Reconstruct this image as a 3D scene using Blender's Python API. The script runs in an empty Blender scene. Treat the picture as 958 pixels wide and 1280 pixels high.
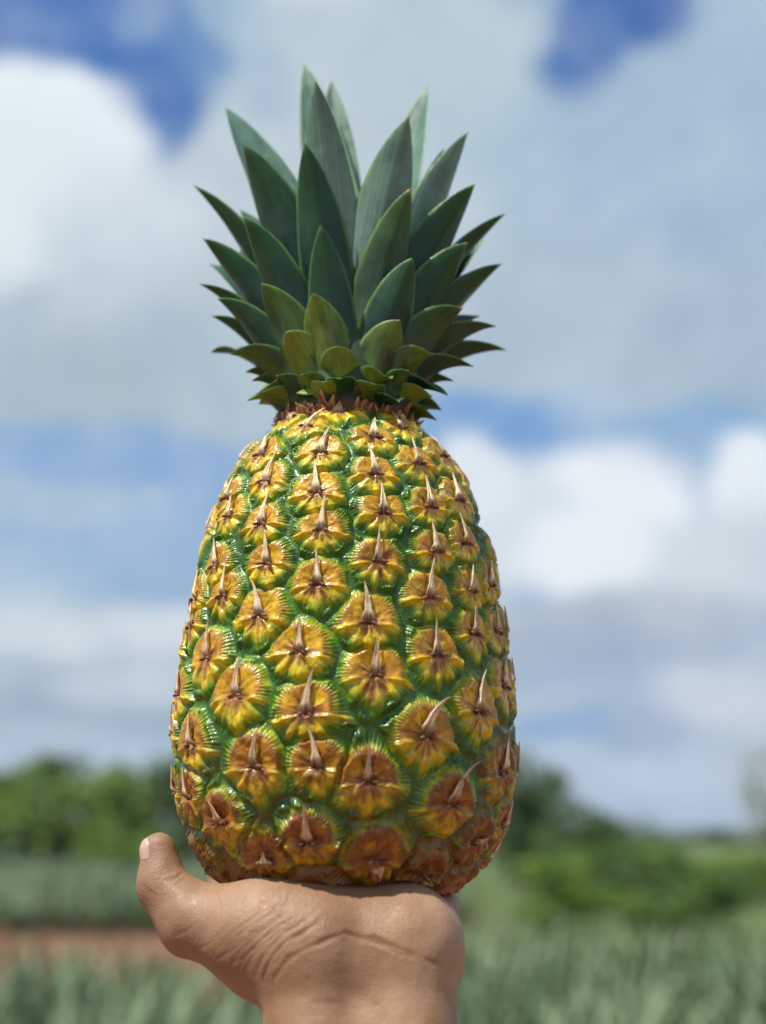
import bpy, math, random, time
import numpy as np
from mathutils import Vector
random.seed(7)
RNG = np.random.default_rng(11)
R = math.radians
scn = bpy.context.scene
COL = scn.collection

# ------------------------------------------------------------------ camera
EYE = np.array([0.0, 0.0, 1.6])
cam_d = bpy.data.cameras.new('camera')
cam = bpy.data.objects.new('camera', cam_d)
COL.objects.link(cam)
cam.location = EYE
cam.rotation_euler = (R(90 + 13.03), 0, 0)
cam_d.sensor_fit = 'VERTICAL'
cam_d.sensor_height = 24.0
cam_d.lens = 24.0 * 1750 / 1280
cam_d.clip_start = 0.02
cam_d.clip_end = 9000
cam_d.dof.use_dof = True
cam_d.dof.focus_distance = 0.449
cam_d.dof.aperture_fstop = 4.1
cam_d.dof.aperture_blades = 0
scn.camera = cam

# ------------------------------------------------------------------ light
SUN_EL, SUN_AZ = 62.0, -122.0           # bearing from +Y towards +X
sd = bpy.data.lights.new('sun', 'SUN')
sd.energy = 5.0
sd.angle = R(0.55)
sd.color = (1.0, 0.95, 0.86)
sun = bpy.data.objects.new('sun', sd)
COL.objects.link(sun)
_v = Vector((math.cos(R(SUN_EL)) * math.sin(R(SUN_AZ)), math.cos(R(SUN_EL)) * math.cos(R(SUN_AZ)), math.sin(R(SUN_EL))))
sun.rotation_euler = _v.to_track_quat('Z', 'Y').to_euler()
sun.location = (-3, -2, 6)
scn.view_settings.view_transform = 'Standard'
scn.view_settings.look = 'None'
scn.view_settings.exposure = 0.0
scn.view_settings.gamma = 1.0
scn.render.engine = 'CYCLES'
scn.cycles.max_bounces = 8
scn.cycles.use_denoising = True

HAZE = 0.0003
def lin(c):
    return tuple(((v / 255) / 12.92 if v / 255 <= 0.04045 else ((v / 255 + 0.055) / 1.055) ** 2.4) for v in c)

PROFILE_Z = [1.576, 1.58495, 1.5939, 1.60285, 1.6118, 1.62075, 1.62969, 1.63864, 1.64759, 1.65654, 1.66549, 1.67444, 1.68339, 1.69234, 1.70129, 1.71024, 1.71919, 1.72814, 1.73708, 1.74603]
PROFILE_R = [0.03905, 0.04047, 0.04885, 0.05336, 0.05574, 0.05698, 0.05769, 0.05789, 0.05698, 0.05596, 0.05487, 0.05379, 0.05244, 0.05094, 0.04846, 0.04542, 0.04173, 0.03673, 0.03045, 0.02082]
EYES = [  # angle round the fruit (deg, 0 = camera side), height, spine length, spine lean, spine lift, spine darkness
    (-10.8, 1.7204, 1.0, None, 0.4, 0.25),
    (-44.7, 1.7226, 1.0, None, 0.4, 0.25),
    (-34.8, 1.7118, 1.0, None, 0.4, 0.25),
    (-10.6, 1.7057, 1.0, None, 0.4, 0.25),
    (-31.8, 1.6965, 1.0, None, 0.4, 0.25),
    (-7.7, 1.6929, 1.0, None, 0.4, 0.25),
    (-52.1, 1.7017, 1.0, None, 0.4, 0.25),
    (-60.3, 1.7096, 1.0, None, 0.4, 0.25),
    (-27.2, 1.683, 1.0, None, 0.4, 0.25),
    (-53.3, 1.6852, 1.0, None, 0.4, 0.25),
    (-8.1, 1.6755, 1.0, None, 0.4, 0.25),
    (-45.5, 1.6745, 1.0, None, 0.4, 0.25),
    (-67.9, 1.6764, 1.0, None, 0.4, 0.25),
    (-27.8, 1.6664, 1.0, None, 0.4, 0.25),
    (-67.3, 1.6672, 1.0, None, 0.4, 0.25),
    (-22.8, 1.7311, 1.1, 35, 0.5, 0.3),
    (14.9, 1.7263, 1.0, None, 0.4, 0.25),
    (35.4, 1.7183, 1.0, None, 0.4, 0.25),
    (13.2, 1.7125, 1.0, None, 0.4, 0.25),
    (36.0, 1.7319, 1.0, None, 0.4, 0.25),
    (58.8, 1.7243, 1.0, None, 0.4, 0.25),
    (35.8, 1.7028, 1.0, None, 0.4, 0.25),
    (55.0, 1.7078, 1.0, None, 0.4, 0.25),
    (15.1, 1.699, 1.0, None, 0.4, 0.25),
    (34.8, 1.6877, 1.0, None, 0.4, 0.25),
    (51.4, 1.6925, 1.0, None, 0.4, 0.25),
    (12.3, 1.6829, 1.0, None, 0.4, 0.25),
    (50.6, 1.6766, 1.0, None, 0.4, 0.25),
    (66.4, 1.6807, 1.0, None, 0.4, 0.25),
    (30.2, 1.6724, 1.0, None, 0.4, 0.25),
    (8.6, 1.6635, 1.0, None, 0.4, 0.25),
    (49.3, 1.6625, 1.0, None, 0.4, 0.25),
    (65.7, 1.6652, 1.0, None, 0.4, 0.25),
    (-50.2, 1.6546, 1.0, None, 0.4, 0.55),
    (-71.9, 1.6449, 1.0, None, 0.4, 0.55),
    (-34.4, 1.642, 1.0, None, 0.4, 0.55),
    (-13.3, 1.6545, 1.0, None, 0.4, 0.55),
    (-10.4, 1.6361, 1.0, None, 0.4, 0.55),
    (-56.3, 1.6283, 1.0, None, 0.4, 0.55),
    (-27.4, 1.621, 1.0, None, 0.4, 0.55),
    (-44.2, 1.605, 0.75, -28, 0.1, 0.95),
    (-11.0, 1.5993, 0.9, 4, 0.1, 0.8),
    (-81.5, 1.6332, 1.0, None, 0.4, 0.55),
    (-81.9, 1.6145, 1.0, None, 0.4, 0.55),
    (-70.1, 1.5918, 0.5, -150, 0.2, 0.6),
    (10.4, 1.6473, 1.0, None, 0.4, 0.55),
    (31.4, 1.6544, 1.0, None, 0.4, 0.55),
    (8.2, 1.6163, 1.0, None, 0.4, 0.55),
    (26.6, 1.6296, 1.1, 42, 0.5, 0.7),
    (47.6, 1.6381, 1.05, 16, 0.6, 0.4),
    (37.7, 1.6099, 1.3, 46, 0.35, 0.6),
    (13.0, 1.5942, 0.5, 160, 0.15, 0.75),
    (66.2, 1.6472, 0.9, 10, 0.5, 0.2),
    (64.1, 1.6202, 1.15, 8, 0.35, 0.1),
    (55.7, 1.5993, 0.5, 60, 0.1, 0.9),
    (34.2, 1.5894, 0.5, 110, 0.15, 0.8),
    (-28.4, 1.5939, 0.35, 20, 0.2, 0.5),
]
LEAVES = [  # tip point, side of the crown (deg), base height, width, arch, tone
    ([-0.0315, 0.5028, 1.8995], 168, 1.8024, 0.0128, 0.35, 0),
    ([-0.0237, 0.4462, 1.8592], -14, 1.7977, 0.0214, 0.25, 0),
    ([-0.0206, 0.5016, 1.8917], -172, 1.8024, 0.0116, 0.35, 0),
    ([-0.0607, 0.4899, 1.8733], -125, 1.7993, 0.0157, 0.4, 0),
    ([-0.0499, 0.4565, 1.8403], -45, 1.7931, 0.0216, 0.45, 1),
    ([-0.0273, 0.4467, 1.8357], -14, 1.7885, 0.0198, 0.35, 1),
    ([0.0175, 0.4942, 1.8846], 135, 1.8008, 0.0143, 0.3, 0),
    ([0.009, 0.4485, 1.8468], 24, 1.7931, 0.0225, 0.5, 0),
    ([0.0312, 0.4702, 1.8523], 80, 1.7931, 0.0171, 0.4, 0),
    ([0.0098, 0.4504, 1.8203], 22, 1.7854, 0.0177, 0.5, 1.2),
    ([0.033, 0.4628, 1.8279], 62, 1.7869, 0.018, 0.45, 1),
    ([0.0452, 0.479, 1.824], 100, 1.7869, 0.0118, 0.5, 1),
    ([-0.0702, 0.4795, 1.8355], -100, 1.7869, 0.0146, 0.5, 1),
    ([-0.0651, 0.4707, 1.8105], -80, 1.7793, 0.0144, 0.55, 1),
    ([-0.0488, 0.4545, 1.8113], -42, 1.7778, 0.0184, 0.5, 1.1),
    ([-0.0215, 0.447, 1.8049], -9, 1.7747, 0.0171, 0.35, 1.1),
    ([0.0299, 0.4598, 1.804], 55, 1.7747, 0.0169, 0.6, 1.1),
    ([0.0102, 0.4515, 1.7947], 28, 1.7717, 0.0188, 0.55, 1.1),
    ([0.0427, 0.4717, 1.801], 82, 1.7762, 0.0144, 0.55, 1),
    ([-0.0667, 0.4781, 1.7959], -98, 1.7747, 0.0112, 0.7, 1),
    ([-0.0587, 0.4663, 1.7856], -68, 1.7702, 0.0132, 0.65, 1.1),
    ([-0.0424, 0.4543, 1.7864], -38, 1.7672, 0.0162, 0.55, 1.3),
    ([-0.024, 0.4486, 1.7806], -11, 1.7642, 0.016, 0.45, 1.5),
    ([-0.062, 0.478, 1.7835], -98, 1.7702, 0.0095, 0.75, 1),
    ([0.028, 0.4605, 1.7797], 55, 1.7642, 0.0158, 0.75, 1.2),
    ([0.0403, 0.4721, 1.7773], 82, 1.7687, 0.0133, 0.9, 1),
    ([0.0293, 0.4811, 1.7754], 108, 1.7687, 0.009, 0.9, 1),
    ([0.0058, 0.4521, 1.7721], 24, 1.7621, 0.015, 0.6, 1.5),
    ([-0.0334, 0.4524, 1.7679], -34, 1.7597, 0.0134, 0.6, 1.7),
    ([-0.0159, 0.4472, 1.7608], -6, 1.7549, 0.0123, 0.4, 1.7),
    ([-0.0536, 0.466, 1.7646], -66, 1.7612, 0.0126, 0.9, 1.3),
    ([-0.0491, 0.4757, 1.7614], -92, 1.7612, 0.0089, 0.9, 1.1),
    ([-0.0464, 0.472, 1.7569], -82, 1.7567, 0.0083, 0.9, 1.2),
    ([-0.0427, 0.4634, 1.7502], -58, 1.7537, 0.0082, 0.8, 1.8),
    ([-0.043, 0.4727, 1.7509], -84, 1.7522, 0.0061, 0.8, 1.2),
    ([0.0319, 0.4694, 1.7613], 75, 1.7591, 0.0121, 0.95, 1.1),
    ([0.0252, 0.4785, 1.759], 100, 1.7591, 0.0084, 0.95, 1),
    ([0.0171, 0.4578, 1.7617], 44, 1.7573, 0.013, 0.9, 1.5),
    ([0.003, 0.452, 1.7508], 22, 1.7519, 0.0107, 0.7, 1.8),
    ([0.0225, 0.4644, 1.7491], 62, 1.7513, 0.0104, 0.95, 1.1),
    ([0.0181, 0.4743, 1.7469], 88, 1.7507, 0.0072, 0.95, 1),
    ([-0.0294, 0.4548, 1.7466], -30, 1.7507, 0.007, 0.5, 1.9),
    ([-0.0378, 0.4705, 1.7428], -78, 1.7483, 0.0066, 0.8, 1.2),
    ([0.0362, 0.4929, 1.7892], 150, 1.7717, 0.0104, 0.7, 1),
    ([-0.0654, 0.4925, 1.8098], -140, 1.7778, 0.0115, 0.6, 1),
    ([0.0379, 0.4902, 1.8185], 130, 1.7808, 0.0126, 0.5, 1),
    ([-0.0545, 0.4929, 1.8321], -140, 1.7869, 0.0115, 0.5, 0),
]
HAND_FORMS = [  # rounded cone: end, end, radius, radius, blend
    ([-0.0705, 0.452, 1.5954], [-0.0686, 0.45, 1.5847], 0.0057, 0.00655, 0.006),
    ([-0.0686, 0.45, 1.5847], [-0.0577, 0.445, 1.575], 0.00655, 0.00966, 0.006),
    ([-0.0577, 0.445, 1.575], [-0.0359, 0.44, 1.5704], 0.00966, 0.01497, 0.008),
    ([-0.0359, 0.44, 1.5702], [-0.0189, 0.437, 1.5662], 0.01523, 0.01692, 0.01),
    ([-0.019, 0.438, 1.5698], [0.0062, 0.438, 1.5696], 0.01541, 0.01439, 0.01),
    ([0.0063, 0.443, 1.57], [0.0093, 0.435, 1.57], 0.01455, 0.01327, 0.01),
    ([-0.0198, 0.432, 1.561], [-0.019, 0.425, 1.5366], 0.01394, 0.01371, 0.01),
    ([0.0071, 0.432, 1.5644], [0.0066, 0.425, 1.5366], 0.0147, 0.01421, 0.008),
    ([-0.0065, 0.44, 1.5603], [-0.0063, 0.435, 1.5351], 0.01548, 0.01582, 0.008),
    ([-0.034, 0.447, 1.5665], [-0.048, 0.516, 1.567], 0.0135, 0.0115, 0.008),
    ([-0.02, 0.445, 1.567], [-0.028, 0.524, 1.568], 0.0135, 0.0115, 0.008),
    ([-0.006, 0.445, 1.567], [-0.008, 0.521, 1.568], 0.0135, 0.0115, 0.008),
    ([0.006, 0.446, 1.567], [0.0155, 0.512, 1.5705], 0.0135, 0.0115, 0.008),
    ([0.0184, 0.47, 1.5756], [0.0223, 0.487, 1.5786], 0.00441, 0.00257, 0.004),
    ([0.0153, 0.455, 1.5744], [0.0179, 0.485, 1.5756], 0.00747, 0.0054, 0.006),
    ([-0.0182, 0.428, 1.5372], [-0.03, 0.395, 1.36], 0.0138, 0.02, 0.012),
    ([0.0062, 0.428, 1.5372], [0.018, 0.395, 1.36], 0.0138, 0.02, 0.012),
    ([-0.0064, 0.438, 1.5357], [-0.006, 0.405, 1.36], 0.016, 0.026, 0.012),
]
FINGER_FORMS = [
    [([-0.048, 0.516, 1.567], [-0.056, 0.548, 1.571], 0.0095, 0.0085, 0.002), ([-0.056, 0.548, 1.571], [-0.062, 0.572, 1.582], 0.0085, 0.0075, 0.002), ([-0.062, 0.572, 1.582], [-0.063, 0.583, 1.598], 0.0075, 0.0066, 0.002)],
    [([-0.028, 0.524, 1.568], [-0.028, 0.563, 1.571], 0.0095, 0.0085, 0.002), ([-0.028, 0.563, 1.571], [-0.03, 0.59, 1.583], 0.0085, 0.0075, 0.002), ([-0.03, 0.59, 1.583], [-0.031, 0.603, 1.6], 0.0075, 0.0066, 0.002)],
    [([-0.008, 0.521, 1.568], [-0.006, 0.56, 1.571], 0.0095, 0.0085, 0.002), ([-0.006, 0.56, 1.571], [-0.005, 0.586, 1.582], 0.0085, 0.0075, 0.002), ([-0.005, 0.586, 1.582], [-0.004, 0.598, 1.598], 0.0075, 0.0066, 0.002)],
    [([0.0155, 0.512, 1.5705], [0.0175, 0.542, 1.572], 0.0095, 0.0085, 0.002), ([0.0175, 0.542, 1.572], [0.019, 0.562, 1.58], 0.0085, 0.0075, 0.002), ([0.019, 0.562, 1.58], [0.02, 0.571, 1.592], 0.0075, 0.0066, 0.002)],
]
CREASES = [  # points on the skin, half width, depth
    ([[-0.01398, 0.42334, 1.57957], [-0.02047, 0.41908, 1.57445], [-0.02822, 0.41902, 1.57027], [-0.03258, 0.42026, 1.5649], [-0.03474, 0.42266, 1.55943], [-0.03303, 0.42264, 1.55419]], 0.00046, 0.00048),
    ([[-0.0117, 0.42469, 1.5804], [-0.01865, 0.41929, 1.57488], [-0.0259, 0.4185, 1.57075], [-0.03115, 0.41958, 1.56474], [-0.03352, 0.42182, 1.55907]], 0.00042, 0.00032),
    ([[-0.01728, 0.42381, 1.58067], [-0.02285, 0.42018, 1.57594], [-0.0297, 0.42007, 1.57196], [-0.03476, 0.42126, 1.56636], [-0.03719, 0.42413, 1.56017]], 0.00042, 0.00028),
    ([[-0.01992, 0.42505, 1.58197], [-0.02525, 0.42142, 1.5772], [-0.03212, 0.42127, 1.57343], [-0.03716, 0.42215, 1.56739], [-0.04006, 0.42466, 1.56233]], 0.00042, 0.0002),
    ([[-0.03179, 0.42102, 1.55588], [-0.0311, 0.41983, 1.56057], [-0.02693, 0.41775, 1.56599], [-0.01805, 0.41735, 1.57039], [-0.01059, 0.41997, 1.57285], [-0.00276, 0.4197, 1.57132], [0.00479, 0.41714, 1.56865], [0.01254, 0.41744, 1.56558], [0.01812, 0.42057, 1.56269]], 0.00059, 0.00048),
    ([[-0.00898, 0.42017, 1.57195], [-0.00207, 0.41918, 1.57004], [0.00524, 0.41687, 1.56715], [0.01391, 0.41785, 1.5638]], 0.00042, 0.00024),
    ([[-0.04993, 0.43689, 1.58449], [-0.04848, 0.43128, 1.58079], [-0.04756, 0.42824, 1.57706]], 0.00042, 0.0002),
    ([[-0.04021, 0.43094, 1.58447], [-0.04116, 0.42702, 1.58052], [-0.0419, 0.42558, 1.57788]], 0.00042, 0.0002),
    ([[-0.03411, 0.42913, 1.58431], [-0.03496, 0.42588, 1.58103], [-0.03618, 0.42433, 1.57839]], 0.00042, 0.00016),
    ([[-0.02694, 0.42814, 1.58411], [-0.0283, 0.42453, 1.58063], [-0.02997, 0.42252, 1.57737]], 0.00042, 0.0002),
    ([[-0.07413, 0.44428, 1.58541], [-0.07155, 0.44244, 1.58358], [-0.06877, 0.4406, 1.58224]], 0.00042, 0.00028),
    ([[-0.07319, 0.44359, 1.58307], [-0.07038, 0.44164, 1.58173]], 0.00042, 0.0002),
    ([[-0.06172, 0.44598, 1.58918], [-0.06338, 0.44244, 1.5876], [-0.06616, 0.44162, 1.58668]], 0.00046, 0.0004),
    ([[-0.06054, 0.44316, 1.58758], [-0.06257, 0.44055, 1.58601], [-0.06491, 0.44014, 1.58508]], 0.00042, 0.00024),
    ([[-0.03045, 0.41925, 1.55196], [-0.0178, 0.41516, 1.55457], [-0.00203, 0.41652, 1.55356], [0.01837, 0.41872, 1.55116]], 0.00052, 0.00016),
    ([[-0.05176, 0.43299, 1.56362], [-0.04516, 0.42581, 1.56667], [-0.0387, 0.42278, 1.57178]], 0.00042, 0.0002),
    ([[-0.04656, 0.42907, 1.56193], [-0.04099, 0.42393, 1.56548], [-0.03533, 0.42163, 1.57053]], 0.00042, 0.0002),
    ([[-0.05687, 0.43523, 1.56638], [-0.05102, 0.42947, 1.56908], [-0.04533, 0.4258, 1.57382]], 0.00042, 0.00016),
    ([[-0.06302, 0.43551, 1.57093], [-0.05871, 0.43336, 1.57221], [-0.05431, 0.43162, 1.57574]], 0.00042, 0.00016),
    ([[-0.0225, 0.4196, 1.57489], [-0.02994, 0.41986, 1.57107], [-0.03503, 0.42147, 1.56504], [-0.03721, 0.42412, 1.56021]], 0.00042, 0.00019643162090269374),
    ([[-0.02515, 0.42066, 1.57607], [-0.03266, 0.4208, 1.57101], [-0.03753, 0.42252, 1.56583], [-0.04013, 0.42531, 1.56128]], 0.00042, 0.0002109319499517581),
    ([[-0.02153, 0.42504, 1.58199], [-0.02687, 0.42122, 1.57631], [-0.03442, 0.42153, 1.57143], [-0.03934, 0.42316, 1.56615], [-0.04264, 0.42677, 1.56119]], 0.00042, 0.00025227040660454254),
    ([[-0.02329, 0.42584, 1.58255], [-0.02968, 0.42227, 1.57709], [-0.03618, 0.42215, 1.5723], [-0.04158, 0.42384, 1.56722], [-0.04495, 0.42756, 1.56224]], 0.00042, 0.0002102088928886436),
    ([[-0.03092, 0.42251, 1.57695], [-0.03795, 0.42258, 1.57222], [-0.04339, 0.42453, 1.56778], [-0.04673, 0.429, 1.56223]], 0.00042, 0.00020829290041691882),
    ([[-0.02756, 0.42746, 1.58353], [-0.03276, 0.42334, 1.57779], [-0.04037, 0.42342, 1.57347], [-0.04525, 0.42562, 1.56749], [-0.04991, 0.43163, 1.56285]], 0.00042, 0.00015809184493433714),
    ([[-0.03472, 0.42424, 1.57879], [-0.04193, 0.42413, 1.57393], [-0.04748, 0.42693, 1.56852], [-0.0515, 0.43307, 1.56327]], 0.00042, 0.00025982107344509314),
    ([[-0.02902, 0.41859, 1.56504], [-0.02145, 0.41703, 1.5691], [-0.01125, 0.41907, 1.57096], [-0.00207, 0.41913, 1.56982]], 0.00042, 0.00012),
    ([[-0.02896, 0.41867, 1.56068], [-0.02136, 0.41639, 1.56479], [-0.0112, 0.41815, 1.56695], [-0.00206, 0.41849, 1.56549]], 0.00042, 0.00012),
    ([[-0.02889, 0.41865, 1.55635], [-0.02129, 0.41605, 1.5605], [-0.01116, 0.41787, 1.56193], [-0.00205, 0.41805, 1.56117]], 0.00042, 0.00012),
]
NAIL = [-0.0744, 0.448, 1.5959]
CLOUDS = [  # bearing, elevation, half width, half height (deg), firm share, cover, colour
    (2.87, 25.57, 16.68, 8.26, 0.35, 1, (176, 198, 212)),
    (14.69, 26.38, 10.59, 10.48, 0.3, 1, (164, 187, 210)),
    (1.49, 31.36, 9.63, 2.86, 0.3, 1, (182, 202, 214)),
    (-7.97, 22.88, 10.59, 8.26, 0.4, 1, (186, 203, 214)),
    (-12.79, 17.83, 11.55, 4.76, 0.4, 0.9, (170, 190, 204)),
    (7.59, 19.71, 13.48, 5.4, 0.3, 0.9, (170, 190, 206)),
    (-2.08, 24.01, 7.7, 6.99, 0.1, 0.7, (190, 205, 214)),
    (-14.87, 30.07, 7.86, 3.18, 0.5, 1, (66, 116, 184)),
    (-10.5, 29.32, 2.57, 2.79, 0.35, 1, (58, 110, 180)),
    (-16.34, 31.48, 9.3, 2.86, 0.5, 1, (66, 116, 184)),
    (-8.28, 31.1, 2.25, 1.91, 0, 0.7, (96, 140, 192)),
    (-5.37, 29.77, 1.6, 1.91, 0.0, 0.25, (110, 150, 195)),
    (-10.82, 32.22, 1.6, 1.27, 0.0, 0.5, (150, 180, 208)),
    (-7.07, 32.49, 2.41, 1.43, 0.1, 0.75, (160, 187, 210)),
    (10.73, 32.51, 4.01, 2.54, 0.3, 1, (54, 102, 172)),
    (8.88, 31.06, 3.21, 2.22, 0.1, 0.95, (64, 112, 178)),
    (6.62, 33.09, 2.57, 1.11, 0.1, 0.6, (120, 158, 200)),
    (5.13, 31.85, 2.41, 1.91, 0.1, 0.7, (180, 200, 212)),
    (-15.34, 27.06, 5.45, 3.33, 0.55, 1, (232, 243, 249)),
    (-12.99, 27.3, 2.25, 1.91, 0.1, 0.7, (226, 238, 245)),
    (-16.05, 25.32, 4.49, 4.13, 0.2, 0.9, (222, 234, 240)),
    (-10.8, 24.89, 3.85, 2.86, 0.0, 0.8, (208, 222, 232)),
    (-12.38, 22.59, 4.81, 3.49, 0.0, 0.5, (200, 215, 226)),
    (-16.05, 22.88, 2.25, 1.91, 0, 0.7, (226, 238, 243)),
    (-13.12, 17.81, 6.42, 2.86, 0.1, 0.6, (166, 186, 198)),
    (11.83, 23.57, 3.85, 1.91, 0, 0.35, (150, 178, 208)),
    (14.33, 20.56, 3.53, 1.91, 0, 0.4, (152, 174, 200)),
    (7.67, 21.94, 3.53, 1.91, 0, 0.4, (176, 196, 206)),
    (-11.63, 14.06, 10.59, 2.86, 0.3, 0.95, (134, 170, 214)),
    (-15.24, 15.44, 1.93, 0.95, 0, 0.5, (136, 172, 214)),
    (-11.81, 11.16, 8.34, 2.22, 0.1, 0.85, (150, 182, 216)),
    (-13.82, 12.98, 6.1, 1.27, 0.1, 0.75, (172, 194, 214)),
    (-9.15, 13.52, 0.83, 0.76, 0, 0.5, (186, 204, 218)),
    (5.46, 16.07, 6.42, 2.06, 0.35, 1, (118, 162, 212)),
    (12.72, 15.12, 5.45, 2.38, 0.3, 0.95, (138, 175, 214)),
    (9.53, 17.38, 2.89, 1.27, 0, 0.6, (172, 196, 218)),
    (13.27, 13.33, 2.57, 1.59, 0.2, 0.9, (142, 175, 210)),
    (-12.25, 7.0, 8.34, 2.22, 0.3, 0.9, (182, 200, 213)),
    (-13.85, 7.74, 4.17, 1.33, 0.2, 0.9, (206, 219, 229)),
    (-9.12, 8.19, 2.89, 1.43, 0.1, 0.9, (212, 222, 232)),
    (-14.37, 6.0, 3.85, 1.27, 0.1, 0.5, (158, 178, 196)),
    (-12.75, 4.47, 8.34, 1.59, 0.1, 0.8, (150, 170, 190)),
    (-10.61, 5.45, 4.17, 1.14, 0.1, 0.8, (196, 210, 222)),
    (-13.94, 3.67, 3.85, 0.83, 0.1, 0.6, (188, 204, 218)),
    (-12.69, 3.22, 8.98, 0.95, 0.0, 0.6, (170, 190, 212)),
    (9.19, 12.71, 4.17, 3.65, 0.55, 1, (236, 243, 250)),
    (5.39, 12.65, 3.53, 3.18, 0.25, 1, (212, 224, 235)),
    (3.74, 14.31, 2.25, 2.06, 0.4, 1, (222, 232, 241)),
    (11.51, 10.21, 4.81, 2.86, 0.2, 1, (208, 219, 230)),
    (8.65, 11.27, 3.53, 2.54, 0.2, 0.9, (236, 243, 250)),
    (15.33, 13.22, 2.57, 2.7, 0.5, 1, (232, 241, 248)),
    (14.71, 10.71, 3.53, 2.54, 0.2, 0.9, (205, 216, 226)),
    (9.18, 8.03, 7.7, 1.91, 0.2, 0.8, (170, 185, 200)),
    (6.89, 7.11, 3.85, 1.59, 0, 0.7, (150, 171, 196)),
    (10.37, 5.77, 7.06, 1.91, 0.2, 0.8, (150, 172, 200)),
    (13.48, 5.39, 2.89, 1.91, 0.2, 0.8, (188, 203, 216)),
    (15.35, 5.97, 1.93, 1.91, 0.1, 0.6, (190, 204, 216)),
    (6.2, 5.19, 2.89, 0.95, 0, 0.5, (178, 198, 216)),
    (10.3, 4.03, 3.85, 1.14, 0, 0.7, (138, 162, 194)),
    (7.14, 4.39, 2.57, 0.83, 0.1, 0.8, (128, 166, 212)),
    (8.98, 2.48, 2.89, 0.95, 0.1, 0.8, (204, 216, 228)),
    (5.8, 1.87, 1.93, 0.95, 0.1, 0.8, (206, 218, 230)),
    (12.68, 1.83, 3.53, 0.83, 0.1, 0.7, (196, 210, 224)),
    (13.48, 5.55, 3.53, 1.43, 0.1, 0.55, (208, 219, 230)),
    (7.09, 2.65, 3.53, 1.59, 0, 0.7, (176, 198, 218)),
    (10.84, 2.0, 4.81, 1.59, 0, 0.6, (172, 195, 220)),
    (9.54, 0.61, 7.38, 0.76, 0, 0.7, (158, 190, 224)),
    (14.56, 2.89, 1.93, 1.59, 0, 0.5, (170, 186, 200)),
]


# ------------------------------------------------------------------ sky: clear-air blue plus cumulus, by direction
world = bpy.data.worlds.new('World')
scn.world = world
world.use_nodes = True
nt = world.node_tree
nt.nodes.clear()
def nd(tree, kind, **kw):
    n = tree.nodes.new(kind)
    for k, v in kw.items():
        setattr(n, k, v)
    return n
def plug(tree, src, dst):
    if hasattr(src, 'is_output') or isinstance(src, bpy.types.NodeSocket):
        tree.links.new(src, dst)
    else:
        dst.default_value = src
def math_n(tree, op, a, b=0.0, clamp=False):
    n = nd(tree, 'ShaderNodeMath', operation=op, use_clamp=clamp)
    plug(tree, a, n.inputs[0]); plug(tree, b, n.inputs[1])
    return n.outputs[0]
def mixc(tree, f, a, b, mode='MIX'):
    n = nd(tree, 'ShaderNodeMix', data_type='RGBA', blend_type=mode)
    plug(tree, f, n.inputs[0])
    for s, v in ((n.inputs[6], a), (n.inputs[7], b)):
        if isinstance(v, bpy.types.NodeSocket): tree.links.new(v, s)
        else: s.default_value = (*v[:3], 1)
    return n.outputs[2]
def ramp(tree, v, a, b, smooth=True, to=(0, 1)):
    n = nd(tree, 'ShaderNodeMapRange', interpolation_type='SMOOTHSTEP' if smooth else 'LINEAR')
    plug(tree, v, n.inputs[0])
    n.inputs[1].default_value = a; n.inputs[2].default_value = b
    n.inputs[3].default_value = to[0]; n.inputs[4].default_value = to[1]
    return n.outputs[0]
def noise(tree, vec, scale, detail=3, rough=0.5, out=0, dist=0.0):
    n = nd(tree, 'ShaderNodeTexNoise')
    if vec is not None: tree.links.new(vec, n.inputs['Vector'])
    n.inputs['Scale'].default_value = scale; n.inputs['Detail'].default_value = detail
    n.inputs['Roughness'].default_value = rough; n.inputs['Distortion'].default_value = dist
    return n.outputs[out]
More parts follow.
